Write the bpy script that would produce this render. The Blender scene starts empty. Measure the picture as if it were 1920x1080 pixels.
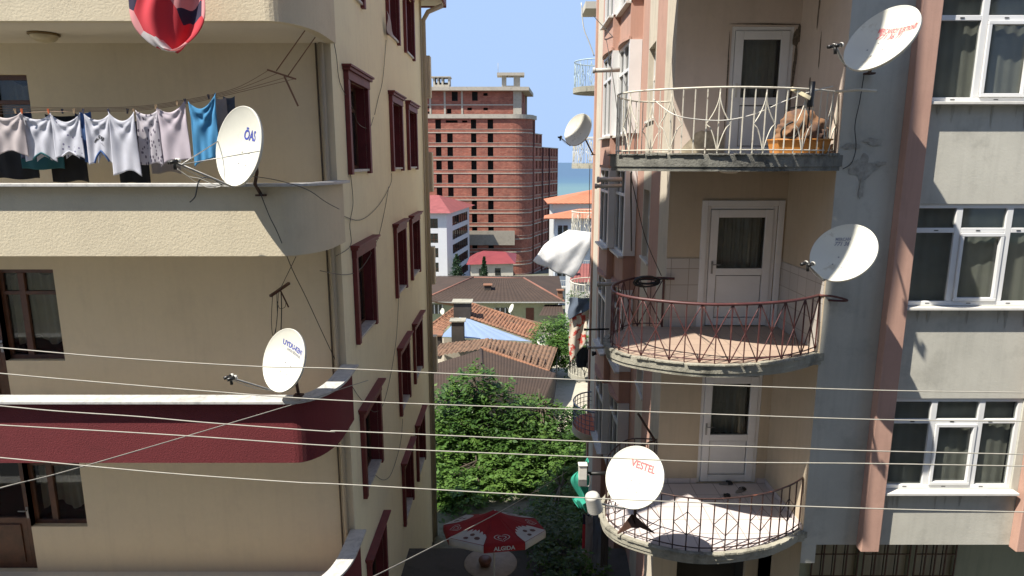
import bpy, bmesh, math, random
from mathutils import Vector, Matrix
R = math.radians
S = bpy.context.scene
COL = S.collection

# ------------------------------------------------------------------ camera
F = 1220.0; PITCH = R(10.95)
cam_d = bpy.data.cameras.new('camera'); cam = bpy.data.objects.new('camera', cam_d); COL.objects.link(cam)
cam.location = (0, 0, 0); cam.rotation_euler = (R(90) - PITCH, 0, 0)
cam_d.sensor_width = 36.0; cam_d.lens = 36.0 * F / 1920.0
cam_d.clip_start = 0.05; cam_d.clip_end = 60000
S.camera = cam
# ------------------------------------------------------------------ sky, sun, exposure
SUN_DIR = Vector((-0.58, -0.36, 1.0)).normalized()
w = bpy.data.worlds.new('World'); S.world = w; w.use_nodes = True
nt = w.node_tree; nt.nodes.clear()
sky = nt.nodes.new('ShaderNodeTexSky'); sky.sky_type = 'NISHITA'; sky.sun_disc = False
sky.sun_elevation = math.asin(SUN_DIR.z); sky.sun_rotation = R(238.2); sky.altitude = 30
sky.air_density = 0.7; sky.dust_density = 0.1; sky.ozone_density = 1.6
bg = nt.nodes.new('ShaderNodeBackground'); bg.inputs['Strength'].default_value = 0.135
wo = nt.nodes.new('ShaderNodeOutputWorld')
cap = nt.nodes.new('ShaderNodeMix'); cap.data_type = 'RGBA'; cap.blend_type = 'DARKEN'; cap.inputs[0].default_value = 1.0
cap.inputs[7].default_value = (1.85, 2.62, 4.0, 1); hs_ = nt.nodes.new('ShaderNodeHueSaturation'); hs_.inputs['Saturation'].default_value = .86; nt.links.new(sky.outputs[0], hs_.inputs['Color']); nt.links.new(hs_.outputs[0], cap.inputs[6]); nt.links.new(cap.outputs[2], bg.inputs[0]); nt.links.new(bg.outputs[0], wo.inputs[0])
sd = bpy.data.lights.new('sun', 'SUN'); sd.energy = 4.9; sd.angle = R(0.5); sd.color = (1.0, 0.94, 0.84)
sun = bpy.data.objects.new('sun', sd); COL.objects.link(sun); sun.location = (-20, -12, 40)
sun.rotation_euler = SUN_DIR.to_track_quat('Z', 'Y').to_euler()
S.view_settings.view_transform = 'Standard'; S.view_settings.look = 'None'
S.view_settings.exposure = 0.9; S.view_settings.gamma = 1.0; S.view_settings.use_curve_mapping = False
S.cycles.max_bounces = 8; S.cycles.diffuse_bounces = 4; S.cycles.transparent_max_bounces = 12

# ------------------------------------------------------------------ measuring helpers (camera stands at the origin)
CP, SP = math.cos(PITCH), math.sin(PITCH)
def ray(px, py):
    v = (540 - py) / F
    return ((px - 960) / F, CP + v * SP, -SP + v * CP)
def P(px, py, Y):
    x, y, z = ray(px, py); t = Y / y
    return Vector((x * t, Y, z * t))
def PX(px, py, X):
    x, y, z = ray(px, py); t = X / x
    return Vector((X, y * t, z * t))
def PZ(px, py, Z):
    x, y, z = ray(px, py); t = Z / z
    return Vector((x * t, y * t, Z))

# ------------------------------------------------------------------ mesh builder
ORG = {}
def org(o):
    while o is not None and o.parent is not None: o = o.parent
    return ORG.get(o.name, Vector((0, 0, 0))) if o is not None else Vector((0, 0, 0))
def props(o, label=None, cat=None, group=None, kind=None):
    if label: o['label'] = label
    if cat: o['category'] = cat
    if group: o['group'] = group
    if kind: o['kind'] = kind
    return o
def thing(name, label, cat, loc=(0, 0, 0), group=None):
    o = bpy.data.objects.new(name, None); COL.objects.link(o); o.location = loc; o.empty_display_size = 0.2
    ORG[o.name] = Vector(loc)
    return props(o, label, cat, group)
class MB:
    def __init__(s): s.v = []; s.f = []; s.m = []; s.s = []
    def add(s, vs, fs, mi=0, sm=False):
        n = len(s.v); s.v += [tuple(q) for q in vs]
        for f in fs: s.f.append([i + n for i in f]); s.m.append(mi); s.s.append(sm)
        return s
    def quad(s, a, b, c, d, mi=0): return s.add([a, b, c, d], [(0, 1, 2, 3)], mi)
    def box(s, x0, x1, y0, y1, z0, z1, mi=0):
        v = [(x0,y0,z0),(x1,y0,z0),(x1,y1,z0),(x0,y1,z0),(x0,y0,z1),(x1,y0,z1),(x1,y1,z1),(x0,y1,z1)]
        return s.add(v, [(3,2,1,0),(4,5,6,7),(0,1,5,4),(1,2,6,5),(2,3,7,6),(3,0,4,7)], mi)
    def bar(s, a, b, w, h, up=(0, 0, 1), mi=0):
        a = Vector(a); b = Vector(b); d = (b - a).normalized(); up = Vector(up)
        if abs(d.dot(up)) > .99: up = Vector((0, 1, 0))
        sx = d.cross(up).normalized() * (w / 2); sy = sx.normalized().cross(d).normalized() * (h / 2)
        v = [a-sx-sy, a+sx-sy, a+sx+sy, a-sx+sy, b-sx-sy, b+sx-sy, b+sx+sy, b-sx+sy]
        return s.add(v, [(3,2,1,0),(4,5,6,7),(0,1,5,4),(1,2,6,5),(2,3,7,6),(3,0,4,7)], mi)
    def tube(s, pts, r, n=6, mi=0, closed=False):
        pts = [Vector(p) for p in pts]; rs = r if isinstance(r, (list, tuple)) else [r] * len(pts)
        vs = []; N = len(pts); ref = None
        for i, p in enumerate(pts):
            a = pts[(i - 1) % N] if (closed or i > 0) else p; b = pts[(i + 1) % N] if (closed or i < N - 1) else p
            d = (b - a)
            d = d.normalized() if d.length > 1e-9 else Vector((0, 0, 1))
            if ref is None: ref = Vector((0, 0, 1)) if abs(d.z) < .9 else Vector((1, 0, 0))
            sx = d.cross(ref)
            if sx.length < 1e-4: sx = d.cross(Vector((.3, 1, .2)))
            sx.normalize(); sy = sx.cross(d); ref = sy
            for k in range(n):
                t = 2 * math.pi * k / n; vs.append(p + (sx * math.cos(t) + sy * math.sin(t)) * rs[i])
        fs = []
        for i in range(N if closed else N - 1):
            j = (i + 1) % N
            for k in range(n): fs.append((i*n+k, i*n+(k+1)%n, j*n+(k+1)%n, j*n+k))
        if not closed: fs += [tuple(range(n))[::-1], tuple(range((N-1)*n, N*n))]
        return s.add(vs, fs, mi, True)
    def prism(s, poly, z0, z1, mi=0):
        n = len(poly); v = [(p[0], p[1], z0) for p in poly] + [(p[0], p[1], z1) for p in poly]
        return s.add(v, [tuple(range(n))[::-1], tuple(range(n, 2*n))] + [(i, (i+1)%n, (i+1)%n+n, i+n) for i in range(n)], mi)
    def band(s, outer, inner, z0, z1, mi=0):
        n = len(outer)
        v = [(p[0],p[1],z0) for p in outer]+[(p[0],p[1],z1) for p in outer]+[(p[0],p[1],z0) for p in inner]+[(p[0],p[1],z1) for p in inner]
        f = []
        for i in range(n-1):
            f += [(i,i+1,i+1+n,i+n), (i+2*n,i+3*n,i+1+3*n,i+1+2*n), (i+n,i+1+n,i+1+3*n,i+3*n), (i,i+2*n,i+1+2*n,i+1)]
        f += [(0, n, 3*n, 2*n), (n-1, 3*n-1, 4*n-1, 2*n-1)]
        return s.add(v, f, mi)
    def grid(s, fn, nu, nv, mi=0, sm=True):
        vs = [fn(i/nu, j/nv) for j in range(nv+1) for i in range(nu+1)]
        fs = [(j*(nu+1)+i, j*(nu+1)+i+1, (j+1)*(nu+1)+i+1, (j+1)*(nu+1)+i) for j in range(nv) for i in range(nu)]
        return s.add(vs, fs, mi, sm)
    def lathe(s, c, prof, n=24, axis=(0, 0, 1), mi=0, sm=True):
        c = Vector(c); q = Vector((0, 0, 1)).rotation_difference(Vector(axis).normalized())
        vs = [c + q @ Vector((r*math.cos(2*math.pi*k/n), r*math.sin(2*math.pi*k/n), z)) for r, z in prof for k in range(n)]
        fs = [(i*n+k, i*n+(k+1)%n, (i+1)*n+(k+1)%n, (i+1)*n+k) for i in range(len(prof)-1) for k in range(n)]
        return s.add(vs, fs, mi, sm)
    def build(s, name, mats, parent=None, solid=0, bevel=0, label=None, cat=None, group=None, kind=None, loc=None, subd=0):
        if not isinstance(mats, (list, tuple)): mats = [mats]
        o0 = org(parent) if parent is not None else Vector(loc if loc is not None else (0, 0, 0))
        me = bpy.data.meshes.new(name); me.from_pydata([tuple(Vector(v) - o0) for v in s.v], [], s.f)
        for m in mats: me.materials.append(m)
        me.polygons.foreach_set('material_index', s.m); me.polygons.foreach_set('use_smooth', s.s)
        me.validate(); me.update()
        o = bpy.data.objects.new(name, me); COL.objects.link(o)
        if parent is not None: o.parent = parent
        else: o.location = o0; ORG[o.name] = Vector(o0)
        if bevel:
            b = o.modifiers.new('bevel', 'BEVEL'); b.width = bevel; b.segments = 2; b.limit_method = 'ANGLE'
        if subd:
            b = o.modifiers.new('subd', 'SUBSURF'); b.levels = subd; b.render_levels = subd
        if solid:
            b = o.modifiers.new('solid', 'SOLIDIFY'); b.thickness = solid
        props(o, label, cat, group, kind)
        return o
def copy_tree(o, parent=None):
    c = o.copy(); COL.objects.link(c)
    if parent is not None: c.parent = parent
    else: ORG[c.name] = Vector(c.location)
    for ch in list(o.children): copy_tree(ch, c)
    return c
def kids(o): return list(o.children)

def panel(mb, o, u, U, z0, z1, holes, d=.15, nrm=None, mi=0, back=None, bd=.7, rmi=None):
    """wall sheet: origin o (xy), unit dir u, length U; holes (u0,u1,z0,z1); nrm points OUT of the wall"""
    o = Vector((o[0], o[1])); u = Vector((u[0], u[1])).normalized(); nrm = Vector((nrm[0], nrm[1])).normalized()
    us = sorted(set([0, U] + [x for h in holes for x in h[:2] if 0 < x < U])); zs = sorted(set([z0, z1] + [x for h in holes for x in h[2:4] if z0 < x < z1]))
    def pt(a, z, k=0): q = o + u*a - nrm*k; return (q.x, q.y, z)
    for i in range(len(us)-1):
        for j in range(len(zs)-1):
            cu = (us[i]+us[i+1])/2; cz = (zs[j]+zs[j+1])/2
            if any(h[0] < cu < h[1] and h[2] < cz < h[3] for h in holes): continue
            mb.quad(pt(us[i], zs[j]), pt(us[i+1], zs[j]), pt(us[i+1], zs[j+1]), pt(us[i], zs[j+1]), mi)
    r = mi if rmi is None else rmi
    for h in holes:
        a, b, c, e = max(h[0],0), min(h[1],U), max(h[2],z0), min(h[3],z1)
        dd = h[4] if len(h) > 4 else d
        q = [(a,c),(b,c),(b,e),(a,e)]
        for k in range(4):
            p, t = q[k], q[(k+1)%4]
            mb.quad(pt(*p), pt(*t), pt(t[0],t[1],dd), pt(p[0],p[1],dd), r)
        if back is not None:
            g = .4
            for k in range(4):
                p, t = q[k], q[(k+1)%4]
                mb.quad(pt(p[0],p[1],dd), pt(t[0],t[1],dd), pt(t[0],t[1],bd), pt(p[0],p[1],bd), back)
            mb.quad(pt(a,c,bd), pt(b,c,bd), pt(b,e,bd), pt(a,e,bd), back)

def crom(pts, per=6, closed=False):
    pts = [Vector(p) for p in pts]; out = []; n = len(pts)
    for i in range(n-1):
        p0 = pts[max(i-1,0)]; p1 = pts[i]; p2 = pts[i+1]; p3 = pts[min(i+2,n-1)]
        for k in range(per):
            t = k/per
            out.append(0.5*((2*p1)+(p2-p0)*t+(2*p0-5*p1+4*p2-p3)*t*t+(3*p1-p0-3*p2+p3)*t**3))
    out.append(pts[-1]); return out
def arclen(pts):
    L = [0]
    for a, b in zip(pts, pts[1:]): L.append(L[-1] + (Vector(b)-Vector(a)).length)
    return L
def along(pts, L, s):
    s = max(0, min(s, L[-1]))
    for i in range(len(L)-1):
        if L[i+1] >= s:
            t = (s-L[i])/max(L[i+1]-L[i], 1e-9); return Vector(pts[i]).lerp(Vector(pts[i+1]), t)
    return Vector(pts[-1])

# ------------------------------------------------------------------ materials
def nodes(name):
    m = bpy.data.materials.new(name); m.use_nodes = True; t = m.node_tree
    return m, t, t.nodes['Principled BSDF']
def srgb(r, g, b):
    f = lambda c: (c/255/12.92) if c/255 <= .04045 else ((c/255+.055)/1.055)**2.4
    return (f(r), f(g), f(b), 1)
def noise(t, scale, detail=4, vec=None, rough=.55):
    n = t.nodes.new('ShaderNodeTexNoise'); n.inputs['Scale'].default_value = scale; n.inputs['Detail'].default_value = detail
    n.inputs['Roughness'].default_value = rough
    if vec is not None: t.links.new(vec, n.inputs['Vector'])
    return n
def ramp(t, fac, stops):
    r = t.nodes.new('ShaderNodeValToRGB'); e = r.color_ramp.elements
    while len(e) < len(stops): e.new(.5)
    for i, (p, c) in enumerate(stops): e[i].position = p; e[i].color = c if len(c) == 4 else (*c, 1)
    t.links.new(fac, r.inputs[0]); return r
def mixc(t, fac, a, b, mode='MIX'):
    x = t.nodes.new('ShaderNodeMix'); x.data_type = 'RGBA'; x.blend_type = mode
    for i, v in ((0, fac), (6, a), (7, b)):
        if isinstance(v, (int, float)): x.inputs[i].default_value = v
        elif isinstance(v, (tuple, list)): x.inputs[i].default_value = v if len(v) == 4 else (*v, 1)
        else: t.links.new(v, x.inputs[i])
    return x.outputs[2]
def objv(t, scale=None):
    c = t.nodes.new('ShaderNodeTexCoord')
    if scale is None: return c.outputs['Object']
    m = t.nodes.new('ShaderNodeMapping'); m.inputs['Scale'].default_value = scale; t.links.new(c.outputs['Object'], m.inputs[0]); return m.outputs[0]
def bump(t, b, h, strength, dist=.01):
    n = t.nodes.new('ShaderNodeBump'); n.inputs['Strength'].default_value = strength; n.inputs['Distance'].default_value = dist
    t.links.new(h, n.inputs['Height']); t.links.new(n.outputs[0], b.inputs['Normal']); return n
def sc4(c, k): return (c[0]*k, c[1]*k, c[2]*k, 1)
MATS = {}
def plaster(name, c, var=.12, stain=None, stain_amt=0.5, bs=60, bstr=.35, rough=.9, streak=0, bd=.012):
    m, t, b = nodes(name); v = objv(t)
    n1 = noise(t, .7, 7, v, .62); r1 = ramp(t, n1.outputs[0], [(.3, sc4(c, 1-var)), (.7, sc4(c, 1+var*.6))])
    n2 = noise(t, 14, 4, v); col = mixc(t, .25, r1.outputs[0], mixc(t, n2.outputs[0], sc4(c, .82), sc4(c, 1.12)))
    if stain is not None:
        n3 = noise(t, 1.7, 8, v, .68); r3 = ramp(t, n3.outputs[0], [(.52, (0,0,0,1)), (.68, (1,1,1,1))])
        mm = t.nodes.new('ShaderNodeMath'); mm.operation = 'MULTIPLY'; mm.inputs[1].default_value = stain_amt; t.links.new(r3.outputs[0], mm.inputs[0])
        col = mixc(t, mm.outputs[0], col, stain)
    if streak:
        n4 = noise(t, 1.0, 5, objv(t, (7, 7, .5)), .6); r4 = ramp(t, n4.outputs[0], [(.5, (1,1,1,1)), (.78, (1-streak,)*3+(1,))])
        col = mixc(t, 1, col, r4.outputs[0], 'MULTIPLY')
    t.links.new(col, b.inputs['Base Color']); b.inputs['Roughness'].default_value = rough
    n5 = noise(t, bs, 5, v, .7); bump(t, b, n5.outputs[0], bstr, bd)
    MATS[name] = m; return m
def simple(name, c, rough=.6, metal=0, var=.15, vs=8, bs=0, bstr=.2, rust=None, coat=0):
    m, t, b = nodes(name); v = objv(t); n1 = noise(t, vs, 5, v)
    col = ramp(t, n1.outputs[0], [(.3, sc4(c, 1-var)), (.7, sc4(c, 1+var*.7))]).outputs[0]
    if rust:
        n3 = noise(t, rust[1], 7, v, .7); r3 = ramp(t, n3.outputs[0], [(rust[2], (0,0,0,1)), (rust[2]+.08, (1,1,1,1))]); col = mixc(t, r3.outputs[0], col, rust[0])
    t.links.new(col, b.inputs['Base Color']); b.inputs['Roughness'].default_value = rough; b.inputs['Metallic'].default_value = metal
    if bs: n5 = noise(t, bs, 4, v); bump(t, b, n5.outputs[0], bstr, .004)
    MATS[name] = m; return m
def glass_mat(name, tint=(.02, .024, .026, 1), transp=.45, rough=.04):
    m, t, b = nodes(name); b.inputs['Base Color'].default_value = tint; b.inputs['Roughness'].default_value = rough
    b.inputs['IOR'].default_value = 1.9
    tr = t.nodes.new('ShaderNodeBsdfTransparent'); tr.inputs[0].default_value = (.92, .94, .92, 1)
    mx = t.nodes.new('ShaderNodeMixShader'); mx.inputs[0].default_value = transp
    t.links.new(b.outputs[0], mx.inputs[1]); t.links.new(tr.outputs[0], mx.inputs[2]); t.links.new(mx.outputs[0], t.nodes['Material Output'].inputs[0])
    MATS[name] = m; return m
def cloth_mat(name, c, weave=220, translucent=.25, pattern=None):
    m, t, b = nodes(name); v = objv(t); n1 = noise(t, 5, 4, v)
    col = ramp(t, n1.outputs[0], [(.3, sc4(c, .9)), (.7, sc4(c, 1.06))]).outputs[0]
    if pattern: col = pattern(t, v, col)
    t.links.new(col, b.inputs['Base Color']); b.inputs['Roughness'].default_value = .95
    n5 = noise(t, weave, 3, v); bump(t, b, n5.outputs[0], .25, .003)
    if translucent:
        tl = t.nodes.new('ShaderNodeBsdfTranslucent'); t.links.new(col, tl.inputs[0])
        mx = t.nodes.new('ShaderNodeMixShader'); mx.inputs[0].default_value = translucent
        t.links.new(b.outputs[0], mx.inputs[1]); t.links.new(tl.outputs[0], mx.inputs[2]); t.links.new(mx.outputs[0], t.nodes['Material Output'].inputs[0])
    MATS[name] = m; return m
def leaf_mat(name, c1, c2, c3):
    m, t, b = nodes(name); v = objv(t)
    n0 = noise(t, .9, 3, v); n1 = noise(t, 9, 3, v)
    f = mixc(t, .5, n0.outputs[0], n1.outputs[0])
    col = ramp(t, f, [(.35, c1), (.5, c2), (.66, c3)]).outputs[0]
    t.links.new(col, b.inputs['Base Color']); b.inputs['Roughness'].default_value = .45; b.inputs['Specular IOR Level'].default_value = .35
    tl = t.nodes.new('ShaderNodeBsdfTranslucent'); t.links.new(mixc(t, 1, col, (1.3, 1.5, .5, 1), 'MULTIPLY'), tl.inputs[0])
    mx = t.nodes.new('ShaderNodeMixShader'); mx.inputs[0].default_value = .2
    t.links.new(b.outputs[0], mx.inputs[1]); t.links.new(tl.outputs[0], mx.inputs[2]); t.links.new(mx.outputs[0], t.nodes['Material Output'].inputs[0])
    return m
def dots(t, v, col, scale, size, c, sc=(1, 1, 1)):
    mp = t.nodes.new('ShaderNodeMapping'); mp.inputs['Scale'].default_value = sc; t.links.new(v, mp.inputs[0])
    vo = t.nodes.new('ShaderNodeTexVoronoi'); vo.inputs['Scale'].default_value = scale; t.links.new(mp.outputs[0], vo.inputs['Vector'])
    r = ramp(t, vo.outputs['Distance'], [(size, (1,1,1,1)), (size+.04, (0,0,0,1))]); return mixc(t, r.outputs[0], col, c)

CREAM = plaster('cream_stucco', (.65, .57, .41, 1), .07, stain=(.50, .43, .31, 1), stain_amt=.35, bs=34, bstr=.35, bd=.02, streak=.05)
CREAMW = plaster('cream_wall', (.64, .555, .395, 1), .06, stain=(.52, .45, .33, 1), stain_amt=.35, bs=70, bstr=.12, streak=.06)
CREAMLIT = plaster('cream_wall_lit', (.85, .79, .55, 1), .05, stain=(.68, .60, .44, 1), stain_amt=.3, bs=70, bstr=.12, streak=.07)  # same cream paint as the recess wall, with bounced light put into the colour
BURG = plaster('burgundy_stucco', (.155, .022, .026, 1), .14, stain=(.11, .018, .02, 1), stain_amt=.4, bs=55, bstr=.5, bd=.02)
BURGW = simple('burgundy_wood', (.15, .023, .026, 1), .55, var=.2, vs=5, bs=40)
MARBLE = None
def marble():
    m, t, b = nodes('marble'); v = objv(t, (1, 1, 1)); n = noise(t, 5, 8, v, .7); n.inputs['Distortion'].default_value = 1.5
    col = ramp(t, n.outputs[0], [(.3, (.30,.30,.29,1)), (.5, (.50,.49,.46,1)), (.75, (.62,.60,.56,1))]).outputs[0]
    t.links.new(col, b.inputs['Base Color']); b.inputs['Roughness'].default_value = .5; return m
MARBLE = marble()
GREY = plaster('grey_render', (.50, .485, .42, 1), .18, stain=(.30, .29, .25, 1), stain_amt=.5, bs=35, bstr=.22, streak=.14)
PINK = plaster('pink_render', (.47, .285, .22, 1), .12, stain=(.34, .20, .16, 1), stain_amt=.3, bs=40, bstr=.2, streak=.2)
OFFW = plaster('offwhite_render', (.56, .50, .40, 1), .1, stain=(.30, .27, .22, 1), stain_amt=.35, bs=40, bstr=.2, streak=.15)
TANW = plaster('tan_render', (.49, .41, .30, 1), .08, stain=(.38, .31, .22, 1), stain_amt=.3, bs=40, bstr=.15, streak=.12)
LOGW = plaster('loggia_render', (.60, .50, .42, 1), .06, stain=(.35, .29, .24, 1), stain_amt=.18, bs=40, bstr=.15, streak=.08)
CONC = plaster('weathered_concrete', (.36, .34, .27, 1), .25, stain=(.07, .07, .055, 1), stain_amt=.8, bs=30, bstr=.5, bd=.03, streak=.35)
CONCD = plaster('blackened_concrete', (.22, .215, .185, 1), .5, stain=(.025, .025, .022, 1), stain_amt=.92, bs=30, bstr=.6, bd=.03, streak=.4)
SLABU = plaster('slab_underside', (.50, .46, .38, 1), .08, bs=40, bstr=.1)
PVC = simple('white_plastic_frame', (.70, .70, .69, 1), .35, var=.05, vs=3)
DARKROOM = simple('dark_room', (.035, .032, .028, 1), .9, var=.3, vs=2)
GLASS = glass_mat('window_glass', transp=.68)
GLASSD = glass_mat('dark_glass', transp=.25)
CURT = cloth_mat('sheer_curtain', (.78, .76, .68, 1), translucent=.35)
CURTW = cloth_mat('white_curtain', (.80, .78, .72, 1), translucent=.3)
WOOD = simple('brown_wood', (.085, .035, .018, 1), .5, var=.35, vs=6, bs=60)
REDRAIL = simple('dark_red_rail_paint', (.085, .028, .027, 1), .5, rust=((.16, .065, .05, 1), 9, .56))
WHRAIL = simple('worn_white_rail_paint', (.62, .58, .48, 1), .5, rust=((.16, .11, .08, 1), 12, .60))
BRRAIL = simple('rusty_brown_rail_paint', (.045, .022, .018, 1), .55, rust=((.28, .10, .06, 1), 7, .60))
DISHM = simple('dish_enamel', (.62, .61, .53, 1), .5, var=.06, vs=3, rust=((.50, .47, .38, 1), 4, .60))
GALV = simple('galvanised_metal', (.33, .33, .32, 1), .45, .7, var=.2, vs=12)
BLACKM = simple('black_metal', (.02, .02, .02, 1), .5, .3)
RUSTM = simple('rusty_steel', (.075, .035, .022, 1), .75, var=.35, vs=15)
BLKP = simple('black_plastic', (.015, .015, .015, 1), .4)
WHP = simple('white_plastic', (.62, .60, .54, 1), .4, var=.1)
CABLE = simple('dark_cable', (.035, .032, .028, 1), .6)
GCABLE = simple('grey_cable', (.14, .125, .10, 1), .6)
PIPEM = plaster('painted_pipe', (.42, .36, .26, 1), .08, bs=10, bstr=.05)
PIPED = simple('brown_pipe', (.10, .075, .05, 1), .6)
# ================================================================== GROUND, SEA
def gz(y):
    pts = [(-60, -9.6), (12, -9.6), (15.2, -9.8), (17.2, -12.3), (30, -13.0), (70, -18), (150, -25.5), (300, -36), (420, -43), (4000, -60)]
    for (a, za), (b, zb) in zip(pts, pts[1:]):
        if y <= b: return za + (zb-za)*(y-a)/(b-a)
    return -60
m, t, b_ = nodes('earth_and_concrete'); v = objv(t); n1 = noise(t, .35, 6, v); n2 = noise(t, 6, 6, v)
c1 = ramp(t, n1.outputs[0], [(.42, (.16,.15,.12,1)), (.56, (.085,.10,.035,1))]).outputs[0]
c1 = mixc(t, .5, c1, ramp(t, n2.outputs[0], [(.3, (.08,.075,.06,1)), (.7, (.22,.2,.16,1))]).outputs[0])
t.links.new(c1, b_.inputs['Base Color']); b_.inputs['Roughness'].default_value = .95; bump(t, b_, n2.outputs[0], .5, .03)
GROUNDM = m
mb = MB(); ys = [-60, -20, 0, 12, 15.2, 17.2, 22, 30, 40, 55, 70, 100, 150, 220, 300, 420]; xs = [-400, -150, -60, -25, -10, 0, 10, 25, 60, 150, 400]
mb.v = [(x, y, gz(y)) for y in ys for x in xs]; n = len(xs)
for j in range(len(ys)-1):
    for i in range(n-1): mb.f.append([j*n+i, j*n+i+1, (j+1)*n+i+1, (j+1)*n+i]); mb.m.append(0); mb.s.append(True)
mb.build('ground', GROUNDM, kind='structure')
m, t, b_ = nodes('sea_water'); c = t.nodes.new('ShaderNodeTexCoord'); sx = t.nodes.new('ShaderNodeSeparateXYZ'); t.links.new(c.outputs['Object'], sx.inputs[0])
mr = t.nodes.new('ShaderNodeMapRange'); mr.inputs[1].default_value = 900; mr.inputs[2].default_value = 2100; t.links.new(sx.outputs[1], mr.inputs[0])
n3 = noise(t, 1, 4, objv(t, (.0012, .006, 1)))
ad = t.nodes.new('ShaderNodeMath'); ad.operation = 'ADD'; t.links.new(mr.outputs[0], ad.inputs[0])
ms = t.nodes.new('ShaderNodeMath'); ms.operation = 'MULTIPLY_ADD'; t.links.new(n3.outputs[0], ms.inputs[0]); ms.inputs[1].default_value = .5; ms.inputs[2].default_value = -.25; t.links.new(ms.outputs[0], ad.inputs[1])
seac = ramp(t, ad.outputs[0], [(.15, (.12, .205, .22, 1)), (.45, (.075, .145, .21, 1)), (1, (.068, .125, .20, 1))]).outputs[0]
t.links.new(seac, b_.inputs['Base Color']); b_.inputs['Roughness'].default_value = .55; b_.inputs['Specular IOR Level'].default_value = .3
mb = MB(); mb.quad((-30000, 400, -42), (30000, 400, -42), (30000, 50000, -42), (-30000, 50000, -42)); mb.build('sea', m, kind='structure')
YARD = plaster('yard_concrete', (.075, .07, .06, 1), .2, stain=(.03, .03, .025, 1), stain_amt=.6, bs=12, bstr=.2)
PATHM = plaster('path_concrete', (.46, .42, .33, 1), .12, stain=(.2, .19, .13, 1), stain_amt=.5, bs=6, bstr=.15)
mb = MB()
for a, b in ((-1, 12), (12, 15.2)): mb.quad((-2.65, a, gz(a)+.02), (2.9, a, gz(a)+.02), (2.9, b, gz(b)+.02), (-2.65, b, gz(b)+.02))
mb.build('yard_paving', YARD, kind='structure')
mb = MB()
for a, b, x0, x1, x2, x3 in ((30, 36, 1.7, 6, 1.9, 6), (36, 42, 1.9, 6, 2.6, 7), (42, 52, 2.6, 7, 3.6, 8)): mb.quad((x0, a, gz(a)+.03), (x1, a, gz(a)+.03), (x3, b, gz(b)+.03), (x2, b, gz(b)+.03))
mb.build('path', PATHM, kind='structure')
mb = MB(); mb.quad((-80, -1, -9.592), (80, -1, -9.592), (80, 7.2, -9.592), (-80, 7.2, -9.592))
mb.build('street', simple('asphalt', (.05, .05, .05, 1), .9, bs=30), kind='structure')

# ================================================================== LEFT BUILDING
CEIL = plaster('ceiling_paint', (.66, .60, .49, 1), .04, bs=30, bstr=.1)
LB = thing('apartment_building', 'cream apartment block with rounded balconies and dark red window surrounds beside the alley', 'building', (-6, 10, -9.6))
XL, YB, YF = -2.65, 10.0, 8.45
soff = [1.70, -1.21, -4.12, -7.02]
rows = [2.66, -.19, -3.04, -5.89, -8.74]        # bottoms of side windows
wy = [(10.80, 12.10), (14.62, 15.78), (16.9, 18.15)]
wall = MB()
holes = []
for zs in soff + [4.61]:
    holes.append((14-8.10, 14-7.15, zs-1.91, zs-.43)); holes.append((14-9.10, 14-8.10, zs-2.74, zs-.43))
panel(wall, (-14, YB), (1, 0), 14+XL, -13.6, 4.6, holes, d=.14, nrm=(0, -1), back=1, bd=.55)
sh = [(y0-YB, y1-YB, z+.05, z+1.47, .24) for z in rows[1:] for (y0, y1) in wy] + [(y0-YB, y1-YB, rows[0]+.05, 4.1, .24) for (y0, y1) in wy]
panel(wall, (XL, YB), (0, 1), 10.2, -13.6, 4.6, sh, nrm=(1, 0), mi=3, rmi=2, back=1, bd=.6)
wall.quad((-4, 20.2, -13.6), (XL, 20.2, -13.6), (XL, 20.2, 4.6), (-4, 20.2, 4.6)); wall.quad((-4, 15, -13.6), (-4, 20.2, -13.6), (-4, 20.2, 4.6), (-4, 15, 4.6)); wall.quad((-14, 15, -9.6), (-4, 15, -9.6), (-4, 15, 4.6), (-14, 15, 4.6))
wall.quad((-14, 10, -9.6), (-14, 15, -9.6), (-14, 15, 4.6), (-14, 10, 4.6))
wall.build('wall', [CREAMW, DARKROOM, BURGW, CREAMLIT], LB)
att = MB(); att.box(-14, -2.62, 8.6, 14.8, 4.75, 9.1); att.build('shade_storey', CREAMW, LB); sg = MB(); sg.box(-2.68, -2.58, 6.9, 8.6, 2.2, 8.4); sg.build('shade_panel', BURGW, LB)  # unseen storey and projecting panel, added to shade the alley wall and right balconies
ev = MB(); ev.box(-14.6, -2.02, 9.3, 15.4, 4.6, 4.74); ev.box(-4.4, -2.021, 15.4, 20.8, 4.6, 4.74); ev.build('roof_eave', CEIL, LB)
ev = MB(); ev.box(-4.4, -1.98, 20.79, 20.85, 4.56, 4.8); ev.box(-2.03, -1.97, 9.3, 20.8, 4.58, 4.80); ev.build('fascia', BURGW, LB)
def outline(off, x0=-14, n=14, yend=YB):
    cx, cy = -3.02, 9.35; rx, ry = .45+off, .9+off
    pts = [(x0 + k*(cx-x0)/10, cy-ry) for k in range(10)]
    pts += [(cx + rx*math.sin(k*math.pi/2/n), cy - ry*math.cos(k*math.pi/2/n)) for k in range(n+1)]
    pts.append((cx+rx, yend)); return pts
for i, zs in enumerate(soff):
    burg = i >= 2
    p = MB(); p.band(outline(0), outline(-.13), zs, zs+.90 if i else zs+.95)
    bal = p.build('balcony', BURG if burg else CREAM, LB, label='dark red balcony parapet' if burg else 'cream balcony parapet')
    s = MB(); s.prism(outline(-.12)+[(-14, YB)], zs+.003, zs+.15); s.build('floor_slab', CEIL, bal)
    cth = .04
    c_ = MB(); c_.band(outline(.115), outline(-.16), zs+.902 if i else zs+.952, zs+.902+cth if i else zs+.99)
    c_.build('coping', MARBLE, bal, bevel=.006)
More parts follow.
